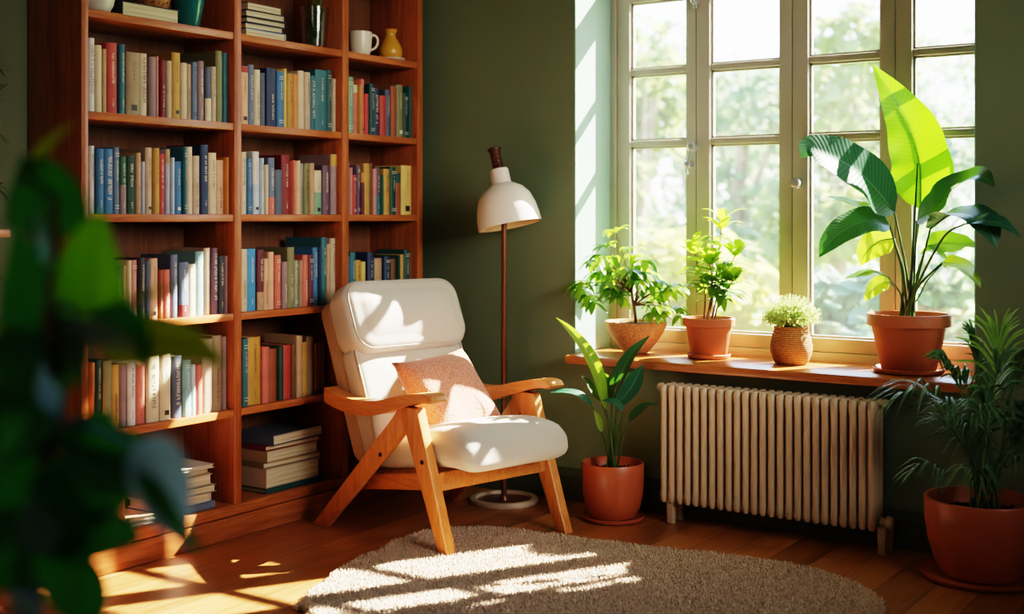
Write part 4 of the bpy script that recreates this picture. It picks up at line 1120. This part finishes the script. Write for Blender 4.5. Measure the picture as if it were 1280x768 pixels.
# --- oval leaf plant in a small terracotta pot
c = on_y(886, 397, 4.925); base3 = Vector((c.x, 4.925, SILL)); zr3 = c.z - SILL
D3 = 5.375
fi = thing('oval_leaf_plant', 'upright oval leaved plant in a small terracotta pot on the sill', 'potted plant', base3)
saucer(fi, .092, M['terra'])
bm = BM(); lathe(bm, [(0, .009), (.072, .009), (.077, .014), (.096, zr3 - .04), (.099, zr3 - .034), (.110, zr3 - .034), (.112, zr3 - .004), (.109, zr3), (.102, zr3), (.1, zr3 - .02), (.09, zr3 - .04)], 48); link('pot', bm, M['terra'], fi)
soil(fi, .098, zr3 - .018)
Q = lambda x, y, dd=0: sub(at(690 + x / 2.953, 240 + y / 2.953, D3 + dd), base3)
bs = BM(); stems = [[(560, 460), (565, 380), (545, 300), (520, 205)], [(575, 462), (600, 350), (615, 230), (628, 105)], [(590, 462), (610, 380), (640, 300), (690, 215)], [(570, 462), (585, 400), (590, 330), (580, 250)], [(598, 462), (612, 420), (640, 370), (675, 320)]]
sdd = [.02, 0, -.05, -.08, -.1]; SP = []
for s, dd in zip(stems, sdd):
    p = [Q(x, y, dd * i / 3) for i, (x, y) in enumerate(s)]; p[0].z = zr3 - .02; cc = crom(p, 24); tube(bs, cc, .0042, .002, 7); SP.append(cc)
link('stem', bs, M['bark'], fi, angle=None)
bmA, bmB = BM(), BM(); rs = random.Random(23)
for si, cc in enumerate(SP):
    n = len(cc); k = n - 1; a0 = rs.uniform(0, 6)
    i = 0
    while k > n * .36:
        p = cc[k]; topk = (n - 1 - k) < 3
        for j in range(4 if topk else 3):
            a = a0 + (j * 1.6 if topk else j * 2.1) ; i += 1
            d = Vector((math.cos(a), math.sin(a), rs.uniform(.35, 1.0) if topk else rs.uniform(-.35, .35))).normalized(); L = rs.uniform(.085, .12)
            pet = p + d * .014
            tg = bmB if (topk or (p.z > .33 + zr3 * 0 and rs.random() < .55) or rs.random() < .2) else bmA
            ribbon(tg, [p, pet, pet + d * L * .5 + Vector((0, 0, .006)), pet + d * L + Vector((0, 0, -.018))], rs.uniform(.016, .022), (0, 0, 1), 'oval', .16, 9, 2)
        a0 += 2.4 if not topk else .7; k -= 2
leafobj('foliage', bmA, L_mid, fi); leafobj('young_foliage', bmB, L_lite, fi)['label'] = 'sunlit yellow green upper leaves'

# --- sprouting ball in woven basket
c = on_y(989, 408, 4.91); base4 = Vector((c.x, 4.91, SILL)); zr4 = c.z - SILL
sp = thing('sprouting_plant', 'pale green fine sprouting plant in a round woven basket on the sill', 'potted plant', base4)
bm = BM(); lathe(bm, [(0, .001), (.058, .001), (.068, .008), (.083, .045), (.086, .075), (.078, .115), (.068, zr4 - .012), (.070, zr4), (.064, zr4 + .001), (.06, zr4 - .02), (.07, .1)], 48); link('basket', bm, M['weave'], sp)
soil(sp, .066, zr4 - .014)
L_pale = m_leaf('pale_sprout', rgb(150, 174, 104), rgb(206, 220, 160), .4, rgb(210, 226, 130), .5, 4, 2)
bm = BM(); rs = random.Random(4); bs = BM()
for k in range(800):
    a = rs.uniform(0, 6.28); el = math.asin(rs.uniform(-.12, 1)); d = Vector((math.cos(a) * math.cos(el), math.sin(a) * math.cos(el), math.sin(el)))
    q = rs.uniform(0, .04); s = Vector((q * math.cos(a), q * math.sin(a), zr4 - .012))
    L = rs.uniform(.09, .135); tip = Vector((0, 0, zr4 + .01)) + Vector((d.x * L * 1.02, d.y * L * 1.02, d.z * L * .9 + .005))
    m = s.lerp(tip, .55) + Vector((0, 0, .02))
    ribbon(bm, [s, m, tip], .0013, toC, 'strap', .1, 4, 1)
    for j in range(5):
        b = m.lerp(tip, rs.uniform(.2, 1)); dd = Vector((rs.uniform(-1, 1), rs.uniform(-1, 1), rs.uniform(-.2, 1))).normalized()
        ribbon(bm, [b, b + dd * .006, b + dd * .012], .0026, (0, 0, 1), 'oval', .1, 3, 1)
leafobj('foliage', bm, L_pale, sp)

# --- sword leaf plant on the floor
c = on_z(766, 649, .0); base5 = Vector((c.x, c.y, 0)); D5 = F * H / (649 - HOR)
sw = thing('sword_leaf_plant', 'sword leaved plant in a round terracotta pot on the floor by the armchair', 'potted plant', base5)
saucer(sw, .130, M['terra2'])
bm = BM(); lathe(bm, [(0, .009), (.075, .009), (.09, .014), (.112, .05), (.124, .10), (.128, .16), (.129, .232), (.126, .238), (.121, .236), (.119, .2), (.115, .19)], 56); link('pot', bm, M['terra2'], sw)
soil(sw, .117, .205)
def sword(pts, w, mat, up, shape='lance', fold=.3, dd=0, label=None, stalkpt=None):
    P = [sub(at(p[0], p[1], D5 + (p[2] if len(p) > 2 else dd)), base5) for p in pts]
    bm = BM(); ribbon(bm, P, w, up, shape, fold, 18, 4, .03, 2.5); lf = leafobj('leaf', bm, mat, sw)
    if label: lf['label'] = label
    s = Vector((R.uniform(-.022, .022), R.uniform(-.022, .022), .206)); m = [sub(at(*stalkpt, D5 + dd), base5)] if stalkpt else [s.lerp(P[0], .5) + Vector((0, 0, .03))]
    bm = BM(); tube(bm, crom([s] + m + [P[0]], 12), .0055, .0032, 7); link('stalk', bm, M['stalk'], sw, angle=None)
sword([(757, 512), (748, 470), (733, 438), (714, 414), (695, 397)], .028, L_lite, toC + U * .2 + rgt * .3, dd=-.02, label='tall bright leaf pointing up left')
sword([(764, 505), (776, 468), (792, 440), (813, 419)], .034, L_dark, toC * .8 + U * .3 - rgt * .6, dd=.0)
sword([(770, 508), (788, 486), (798, 468), (803, 456)], .036, L_blue, toC + U * .5, dd=-.07)
sword([(740, 508), (726, 496), (708, 490), (687, 491)], .026, L_blue, U + toC * .4, dd=-.06)
sword([(786, 527), (796, 516), (808, 507), (823, 506)], .022, L_dark, U + toC * .5, dd=-.06)
sword([(779, 514), (770, 505), (761, 502), (752, 501)], .022, L_blue, U + toC * .6, dd=-.12)
sword([(752, 502), (743, 490), (736, 479), (727, 470)], .022, L_mid, U + toC * .8, dd=.03)
sword([(764, 502), (764, 490), (762, 478), (756, 467)], .032, L_mid, toC + U * .3, dd=.05)
sword([(775, 500), (782, 478), (790, 470), (800, 468)], .024, L_mid, toC + U * .3, dd=.07)
sword([(752, 540), (749, 528), (746, 520), (742, 513)], .014, L_lite, toC + U * .3, dd=-.06)

# leaves press against the reveal and panes instead of passing through them
for par in (ban, um, fi, sp):
    for o in COL.objects:
        if o.parent is par and o.name.split('.')[0] in ('leaf', 'foliage', 'young_foliage', 'stalk', 'stem'):
            b = par.location
            for v in o.data.vertices:
                x, y = v.co.x + b.x, v.co.y + b.y
                if y > WP - .006: v.co.y = WP - .006 - b.y - .004 * abs(math.sin(40 * x)); y = WP - .006
                if y > WY - .008:
                    if x < OX0 + .012: v.co.x = OX0 + .012 - b.x
                    if x > OX1 - .012:
                        if y - WY < x - OX1 + .03: v.co.y = WY - .012 - b.y
                        else: v.co.x = OX1 - .012 - b.x

# --- palm in the big pot at the right
base6 = Vector((on_z(1226, 722, 0).x, on_z(1226, 722, 0).y, 0)); D6 = F * H / (722 - HOR)
pa = thing('palm', 'feathery palm in a large terracotta pot on the floor at the right', 'potted plant', base6)
saucer(pa, .205, M['terra2'])
hp = .278
bm = BM(); lathe(bm, [(0, .009), (.115, .009), (.13, .014), (.155, .06), (.176, .13), (.186, .2), (.189, hp - .008), (.186, hp), (.178, hp), (.176, hp - .03), (.168, hp - .06)], 64); link('pot', bm, M['terra2'], pa)
soil(pa, .171, hp - .05)
L_palm = m_leaf('palm_leaflet', rgb(64, 104, 70), rgb(130, 160, 120), .2, rgb(90, 140, 40), .3, 3, 0)
L_palm2 = m_leaf('palm_leaflet_light', rgb(100, 146, 54), rgb(150, 180, 90), .3, rgb(160, 200, 60), .35, 3, 0)
def frond(start, crown, tipdir, n, L, mat, spread=1., droop=.5, rs=None, nm='frond'):
    bm = BM(); s = Vector(start); e = Vector(crown); mid = s.lerp(e, .6) + Vector((0, 0, .06))
    c = crom([s, mid, e], 14); tube(bm, c, .0042, .0022, 6)
    t = (c[-1] - c[-3]).normalized(); td = Vector(tipdir).normalized()
    # arching rachis beyond the crown point with paired leaflets
    rach = crom([e, e + td * L * .30 + Vector((0, 0, .02)), e + td * L * .55 + Vector((0, 0, -droop * L * .12))], 10)
    tube(bm, rach, .002, .001, 5)
    side = td.cross(U); side = side.normalized() if side.length > .1 else rgt
    for k in range(n):
        f_ = k / (n - 1); b = rach[int(f_ * 10)]
        for sg in (-1, 1):
            d = (td * (.5 + .9 * f_) + side * sg * spread * (1.1 - .75 * f_) + Vector((rs.uniform(-.1, .1), rs.uniform(-.1, .1), rs.uniform(.0, .35)))).normalized()
            l = L * rs.uniform(.75, 1.15) * (1 - .25 * f_)
            ribbon(bm, [b, b + d * l * .4 + Vector((0, 0, .015)), b + d * l * .75 + Vector((0, 0, -droop * l * .18)), b + d * l + Vector((0, 0, -droop * l * .5))], .0040, (0, 0, 1) if abs(td.z) < .8 else toC, 'strap', .25, 8, 1)
    for v in bm.verts: v.co.y = min(v.co.y, 4.655 - base6.y + .008 * math.sin(v.co.x * 90))
    o = leafobj(nm, bm, mat, pa); return o
rs = random.Random(31)
W6 = lambda px, py, dd=0: sub(at(px, py, D6 + dd), base6)
def st(): a = rs.uniform(0, 6.28); q = rs.uniform(.01, .09); return (q * math.cos(a), q * math.sin(a), hp - .052)
frond(st(), W6(1186, 506, -.05), -rgt * 1. + U * .25 + toC * .3, 12, .26, L_palm, .9, 1.0, rs)['label'] = 'pale edged frond arching left'
frond(st(), W6(1246, 476, .02), U * 1. + rgt * .05, 13, .24, L_palm2, .8, .5, rs)['label'] = 'upright lighter green frond'
frond(st(), W6(1229, 518, -.14), -rgt * .5 + toC * .6 + U * .1, 9, .15, L_palm, 1., 1., rs)
frond(st(), W6(1180, 592, -.16), -rgt * 1. + toC * .2 + U * .05, 8, .15, L_palm, .8, .9, rs)
frond(st(), W6(1218, 590, -.2), -rgt * .3 + toC * 1 - U * .1, 8, .14, L_palm, .9, 1., rs)
frond(st(), W6(1270, 470, -.02), rgt * .7 + U * .7, 12, .24, L_palm, .8, .6, rs)
frond(st(), W6(1275, 540, -.12), rgt * .8 + U * .4 + toC * .3, 11, .22, L_palm, .9, .8, rs)
frond(st(), W6(1212, 545, .02), -rgt * .7 + U * .6, 10, .2, L_palm, .8, .9, rs)
frond(st(), W6(1200, 486, .06), -rgt * .6 + U * .8, 10, .17, L_palm, .7, .8, rs)
frond(st(), W6(1258, 585, -.2), rgt * .5 + toC * .7 + U * .2, 10, .2, L_palm, 1., .9, rs)
frond(st(), W6(1225, 470, .08), -rgt * .25 + U * 1., 10, .2, L_palm, .6, .6, rs)
for k in range(12):
    px, py = rs.uniform(1205, 1285), rs.uniform(480, 580)
    frond(st(), W6(px, py, rs.uniform(-.12, .12)), rgt * (px - 1236) / 40 + U * rs.uniform(.5, 1.2) + toC * rs.uniform(-.4, .6), 9, rs.uniform(.15, .22), L_palm, .9, .8, rs)

# --- plants on the wall shelves at the far left
M['shelf_wall'] = m_wood('wall_shelf_wood', rgb(150, 80, 36), rgb(200, 128, 72), (1.4, 20, 20), .4)
def wall_shelf(z, y1, label):
    t = thing('wall_shelf', label, 'shelf', (WX, y1 - .4, z)); bm = BM(); box(bm, .001, .25, -.4, .4, -.026, 0, .002); link('board', bm, M['shelf_wall'], t)
    for q in (-.28, .28):
        bm = BM(); prism(bm, [(.001, -.027), (.17, -.027), (.17, -.035), (.02, -.14), (.001, -.14)], 'y', q - .008, q + .008); link('bracket', bm, M['bronze'], t)
wall_shelf(on_x(5, 287, WX + .25).z, on_x(13, 290, WX + .25).y, 'upper small wooden wall shelf at the far left beside the bookcase')
wall_shelf(on_x(5, 594, WX + .25).z, on_x(15, 596, WX + .25).y, 'lower small wooden wall shelf at the far left beside the bookcase')
M['greycer'] = m_plain('grey_glaze', rgb(150, 140, 134), .4, .5, .06)
L_bam = m_leaf('bamboo_leaf', rgb(62, 84, 40), rgb(110, 130, 70), .25, rgb(110, 150, 50), .4, 3, 0)
def shelfplant(z, y, label, seed, hh, potr, tips):
    b0 = Vector((WX + .14, y, z + .001)); t = thing('bamboo_plant', label, 'potted plant', b0)
    bm = BM(); lathe(bm, [(0, 0), (potr * .7, 0), (potr * .75, .004), (potr, .1), (potr * 1.02, .118), (potr * .95, .118), (potr * .92, .1)], 36); link('pot', bm, M['greycer'], t)
    soil(t, potr * .9, .1)
    rs = random.Random(seed); bs = BM(); bm = BM()
    for tp in tips:
        e = sub(at(tp[0], tp[1], tp[2]), b0); s = Vector((rs.uniform(-.03, .03), rs.uniform(-.03, .03), .1))
        c = crom([s, s.lerp(e, .5) + Vector((0, 0, .08)), e], 16); tube(bs, c, .003, .0012, 6)
        for k in range(6, 17):
            for j in range(3):
                d = Vector((rs.uniform(-.6, .6), rs.uniform(-.2, 1), rs.uniform(-.5, .6))).normalized(); L = rs.uniform(.05, .085)
                ribbon(bm, [c[k], c[k] + d * L * .5 + Vector((0, 0, .004)), c[k] + d * L + Vector((0, 0, -.012))], .0055, (0, 0, 1), 'lance', .2, 6, 1)
    link('stem', bs, M['stalk_d'], t, angle=None); leafobj('foliage', bm, L_bam, t)
shelfplant(on_x(5, 287, WX + .25).z, 2.30, 'bamboo like plant with narrow leaves on the upper wall shelf', 5, .5, .06, [(-8, 84, 4.25), (-6, 120, 4.2), (-8, 165, 4.2), (-8, 205, 4.2), (-22, 140, 4.2), (-25, 60, 4.2), (-6, 235, 4.2)])
shelfplant(on_x(5, 594, WX + .25).z, 2.33, 'bamboo like plant in a grey pot on the lower wall shelf', 6, .5, .07, [(-8, 345, 4.2), (-12, 380, 4.18), (-30, 330, 4.2), (-22, 420, 4.2)])

# --- broad leaf plant close to the camera on the left
DF = 1.55
b7 = at(20, 768, DF + .02); base7 = Vector((b7.x, b7.y, 0))
fg = thing('rubber_plant', 'tall broad leaved plant blurred in the left foreground', 'potted plant', base7)
saucer(fg, .165, M['terra2'])
bm = BM(); lathe(bm, [(0, .009), (.10, .009), (.115, .014), (.14, .1), (.155, .24), (.158, .30), (.153, .306), (.147, .30), (.142, .27)], 48); link('pot', bm, M['terra2'], fg)
soil(fg, .142, .27)
Lf_dark = m_leaf('rubber_leaf_dark', rgb(34, 108, 42), rgb(60, 124, 56), .34, rgb(50, 160, 40), .5, 12, 4, .2, .22)
Lf_green = m_leaf('rubber_leaf_bright', rgb(60, 124, 14), rgb(80, 130, 30), .62, rgb(130, 214, 8), .5, 12, 4, .2, .2)
Lf_olive = m_leaf('rubber_leaf_olive', rgb(84, 100, 10), rgb(96, 110, 20), .55, rgb(150, 170, 6), .5, 12, 4, .2, .2)
Lf_sheen = m_leaf('rubber_leaf_painted_sheen', rgb(96, 130, 140), rgb(120, 150, 156), .72, rgb(160, 214, 246), .4, 12, 4, .2, .5)  # sky sheen painted in as pale blue base and translucent colour
bm = BM(); trunk = crom([Vector((0, 0, .27)), sub(at(38, 768, DF), base7), sub(at(52, 640, DF), base7), sub(at(62, 500, DF), base7), sub(at(64, 380, DF), base7), sub(at(70, 250, DF), base7)], 30)
tube(bm, trunk, .0125, .005, 10); link('trunk', bm, M['bark'], fg, angle=None)
def fleaf(pts, w, mat, up, shape='lance', fold=.15, dd=0, wav=.04):
    P = [sub(at(p[0], p[1], DF + (p[2] if len(p) > 2 else dd)), base7) for p in pts]
    bm = BM(); ribbon(bm, P, w, up, shape, fold, 16, 4, wav, 2)
    j = min(range(len(trunk)), key=lambda k: (trunk[k] - P[0]).length)
    tube(bm, crom([trunk[j], (trunk[j] + P[0]) / 2 + Vector((0, 0, .006)), P[0]], 6), .004, .003, 6)
    leafobj('leaf', bm, mat, fg)
fleaf([(116, 405), (114, 360), (116, 310), (128, 262)], .044, Lf_green, toC, 'paddle', dd=-.02)
fleaf([(26, 222), (48, 196), (70, 172), (95, 150)], .013, Lf_olive, U + toC, dd=0)
fleaf([(62, 300), (60, 262), (46, 226), (26, 196)], .052, Lf_dark, toC, 'paddle', dd=0)
fleaf([(66, 340), (60, 312), (52, 288), (42, 262)], .017, Lf_sheen, U * .5 + toC - rgt, dd=-.06)
fleaf([(130, 390), (165, 378), (205, 364), (246, 350)], .013, Lf_olive, U + toC * .4, dd=-.02)
fleaf([(120, 430), (172, 426), (232, 430), (284, 458)], .034, Lf_olive, toC + U * .5, dd=-.02)
fleaf([(110, 412), (150, 396), (176, 420), (182, 482)], .018, Lf_dark, toC, dd=-.06)
fleaf([(98, 400), (120, 416), (142, 428), (174, 440)], .021, Lf_sheen, U + toC * .5, dd=-.1)
fleaf([(64, 500), (78, 440), (92, 390), (112, 330)], .034, Lf_dark, toC, dd=.03)
fleaf([(40, 440), (52, 400), (40, 340), (16, 290)], .052, Lf_dark, toC, 'paddle', dd=.02)
fleaf([(76, 580), (112, 566), (150, 566), (184, 548)], .05, Lf_dark, toC + U * .2, 'oval', dd=-.03)
fleaf([(70, 640), (96, 612), (136, 600), (182, 566)], .05, Lf_dark, toC + U * .2, 'oval', dd=-.02)
fleaf([(166, 556), (194, 586), (213, 640), (240, 690)], .036, Lf_sheen, toC * .8 + U * .5 + rgt * .4, 'lance', dd=-.12)
fleaf([(172, 590), (196, 620), (220, 654), (262, 704)], .012, Lf_dark, toC + U * .4, dd=-.14)
fleaf([(60, 690), (90, 672), (140, 668), (178, 676)], .034, Lf_dark, toC + U * .6, 'oval', dd=-.04)
fleaf([(50, 690), (74, 668), (66, 620), (40, 590)], .04, Lf_dark, toC, 'oval', dd=-.05)
fleaf([(62, 690), (50, 664), (42, 646), (36, 616)], .024, Lf_sheen, U * .5 + toC, dd=-.1)
fleaf([(70, 520), (62, 496), (56, 480), (52, 450)], .014, Lf_sheen, U * .5 + toC, dd=-.08)
fleaf([(40, 780), (36, 766), (26, 752), (12, 738)], .018, Lf_sheen, U * .5 + toC, dd=-.1)
fleaf([(50, 740), (80, 730), (104, 750), (118, 790)], .04, Lf_dark, toC + U * .4, 'oval', dd=-.03)
fleaf([(30, 740), (16, 700), (2, 670), (-30, 650)], .05, Lf_dark, toC + U * .3, 'oval', dd=-.02)
fleaf([(56, 560), (30, 540), (0, 540), (-40, 560)], .052, Lf_dark, toC + U * .3, 'oval', dd=-.02)
fleaf([(56, 470), (34, 440), (10, 420), (-24, 410)], .036, Lf_olive, toC + U * .3, 'oval', dd=.06)
fleaf([(58, 440), (40, 450), (12, 476), (-20, 524)], .05, Lf_dark, toC + U * .3, 'oval', dd=-.02)
fleaf([(60, 590), (40, 600), (20, 640), (10, 690)], .05, Lf_dark, toC + U * .2, 'oval', dd=.03)
fleaf([(112, 420), (100, 424), (86, 436), (70, 470)], .034, Lf_dark, toC, 'oval', dd=.02)
for a_, b_ in (((70, 620), (104, 430)), ((62, 640), (120, 470)), ((58, 600), (84, 400))):
    bm = BM(); p0, p1 = sub(at(*a_, DF), base7), sub(at(*b_, DF - .03), base7)
    tube(bm, crom([p0, (p0 + p1) / 2 + rgt * .01, p1], 10), .006, .004, 8); link('shoot', bm, M['stalk'], fg, angle=None)
# ------------------------------------------------------------------ garden beyond the window
M['grass'] = m_plain('lawn', rgb(150, 170, 96), .9, .1, .2, .6)
bm = BM(); bmesh.ops.create_grid(bm, x_segments=20, y_segments=20, size=40)
for v in bm.verts: v.co.y += WY + .5 + 40
g_ = link('ground', bm, M['grass'], None, (0, 0, -.35)); g_['kind'] = 'structure'
tcol = [((100, 122, 84), (170, 186, 104)), ((84, 110, 92), (144, 170, 116)), ((142, 150, 80), (212, 210, 100)), ((92, 120, 110), (150, 174, 136))]
TM = [m_leaf('tree_leaf_%d' % i, rgb(*a), rgb(*a), .45, rgb(*b), .6, 1, 0, 0) for i, (a, b) in enumerate(tcol)]
M['trunk'] = m_plain('tree_bark', rgb(134, 116, 108), .9, .1, .3, 6)
def tree(px, d, h, r, mi, label, seed, n=1500, low=.25, name='tree', cat='tree'):
    p = at(px, HOR, d); b = Vector((p.x, p.y, -.35)); t = thing(name, label, cat, b, 0, 'trees in the garden' if name == 'tree' else 'shrubs in the garden')
    rs = random.Random(seed); bs = BM(); bm = BM()
    if name == 'tree':
        tube(bs, crom([(0, 0, 0), (rs.uniform(-.1, .1), 0, h * .3), (rs.uniform(-.2, .2), rs.uniform(-.2, .2), h * .75)], 10), .16, .05, 10)
    blobs = [(rs.uniform(-.6, .6) * r, rs.uniform(-.6, .6) * r, h * rs.uniform(low, .92), r * rs.uniform(.3, .55)) for _ in range(13)]
    for k in range(len(blobs)):
        if name == 'tree' : tube(bs, crom([(0, 0, h * .3), (blobs[k][0] * .4, blobs[k][1] * .4, (h * .3 + blobs[k][2]) / 2), blobs[k][:3]], 6), .05, .015, 6)
    for k in range(n):
        bx_, by_, bz_, br = rs.choice(blobs)
        d3 = Vector((rs.gauss(0, 1), rs.gauss(0, 1), rs.gauss(0, 1))).normalized() * br * rs.uniform(.55, 1.05)
        c = Vector((bx_, by_, bz_)) + d3
        a = Vector((rs.uniform(-1, 1), rs.uniform(-1, 1), rs.uniform(-1, .3))).normalized(); L = rs.uniform(.14, .3)
        ribbon(bm, [c, c + a * L * .5, c + a * L], L * .3, (rs.uniform(-1, 1), rs.uniform(-1, 1), 1), 'oval', .1, 3, 1)
    if name == 'tree': link('trunk', bs, M['trunk'], t)
    leafobj('crown' if name == 'tree' else 'foliage', bm, TM[mi], t)
tree(800, 15, 4.0, 1.05, 0, 'pale garden tree seen through the leftmost window sash', 1)
tree(1046, 15, 4.1, 1.05, 0, 'garden tree with pale trunk seen through the third window sash', 5)
tree(925, 19.2, 4.0, 1.45, 1, 'grey green garden tree seen through the second window sash', 3)
tree(1178, 19.2, 4.4, 1.45, 3, 'garden tree seen through the rightmost window sash', 7)
tree(862, 23.8, 5.0, 1.7, 1, 'garden tree behind the gap between first and second window sash', 2)
tree(1105, 23.8, 4.8, 1.7, 1, 'garden tree behind the tallest paddle shaped leaf', 6)
tree(985, 28.8, 5.6, 2.2, 3, 'garden tree behind the centre post of the window', 4)
tree(1250, 28.8, 6.2, 2.2, 0, 'garden tree partly hidden by the right edge of the window', 8)
tree(760, 28.8, 6.2, 1.9, 0, 'garden tree partly hidden by the left edge of the window', 9)
tree(820, 10.3, 1.5, .54, 2, 'sunlit yellow shrub outside the leftmost window sash', 11, 700, .1, 'shrub', 'shrub')
tree(1050, 10.3, 1.2, .54, 3, 'grey green shrub outside the third window sash', 13, 700, .1, 'shrub', 'shrub')
tree(925, 12.1, 1.5, .72, 2, 'yellow green shrub outside the second window sash', 12, 700, .1, 'shrub', 'shrub')
tree(1180, 12.1, 1.5, .72, 1, 'green shrub outside the rightmost window sash', 14, 700, .1, 'shrub', 'shrub')

# ------------------------------------------------------------------ light
w = bpy.data.worlds.new('sky'); sc.world = w; w.use_nodes = True
nt = w.node_tree; nt.nodes.clear()
ow = nt.nodes.new('ShaderNodeOutputWorld'); bg = nt.nodes.new('ShaderNodeBackground'); tc = nt.nodes.new('ShaderNodeTexCoord'); sp_ = nt.nodes.new('ShaderNodeSeparateXYZ'); cr = nt.nodes.new('ShaderNodeValToRGB')
nt.links.new(tc.outputs['Generated'], sp_.inputs[0]); nt.links.new(sp_.outputs[2], cr.inputs[0])
e = cr.color_ramp.elements; e[0].position = 0; e[0].color = (.95, .97, 1, 1); e[1].position = .7; e[1].color = (.32, .62, 1, 1)
nt.links.new(cr.outputs[0], bg.inputs[0]); bg.inputs[1].default_value = SKY; nt.links.new(bg.outputs[0], ow.inputs[0])
sdir = Vector((-.56, -1, -.88)).normalized()
sl = bpy.data.lights.new('sun', 'SUN'); sl.energy = SUN; sl.angle = math.radians(.6); sl.color = (1, .89, .73)
so = bpy.data.objects.new('sun', sl); COL.objects.link(so); so.rotation_euler = sdir.to_track_quat('-Z', 'Y').to_euler(); so.location = (2, 12, 9)
def area(name, loc, tgt, sx_, sy_, e, col):
    l = bpy.data.lights.new(name, 'AREA'); l.shape = 'RECTANGLE'; l.size = sx_; l.size_y = sy_; l.energy = e; l.color = col
    o = bpy.data.objects.new(name, l); COL.objects.link(o); o.location = loc
    o.rotation_euler = (Vector(tgt) - Vector(loc)).to_track_quat('-Z', 'Y').to_euler(); return o
pt = area('window_portal', ((OX0 + OX1) / 2, WY + TH + .01, (OZ0 + OZ1) / 2), ((OX0 + OX1) / 2, 0, (OZ0 + OZ1) / 2), OX1 - OX0, OZ1 - OZ0, 1, (1, 1, 1)); pt.data.cycles.is_portal = True
rl = area('bookcase_fill', (1.25, 2.9, 2.2), (-3.6, 4.35, 1.1), 1.8, 1.4, FILL, (1, .93, .86)); rl.data.spread = math.radians(52)  # unseen fill light, added to brighten the bookcase front
area('foreground_fill', (-.9, -1.2, 2.6), (-1.6, 2.4, .8), 1.6, 1.0, FILL2, (1, .94, .88))  # weak unseen fill behind the camera, added to lift the foreground plant

# ------------------------------------------------------------------ camera
cam = bpy.data.cameras.new('camera'); co = bpy.data.objects.new('camera', cam); COL.objects.link(co); sc.camera = co
cam.sensor_width = 36; cam.lens = F / 1280 * 36; cam.shift_y = -(384 - HOR) / 1280
co.location = (0, 0, H); co.rotation_euler = (PI / 2, 0, A)
cam.dof.use_dof = True; cam.dof.focus_distance = 4.9; cam.dof.aperture_fstop = 1.5
cam.clip_end = 200
sc.view_settings.view_transform = VT; sc.view_settings.look = LOOK; sc.view_settings.exposure = EXPO
sc.cycles.use_denoising = True
sc.cycles.max_bounces = 8; sc.cycles.diffuse_bounces = 4; sc.cycles.transparent_max_bounces = 12
sc.cycles.sample_clamp_indirect = 6
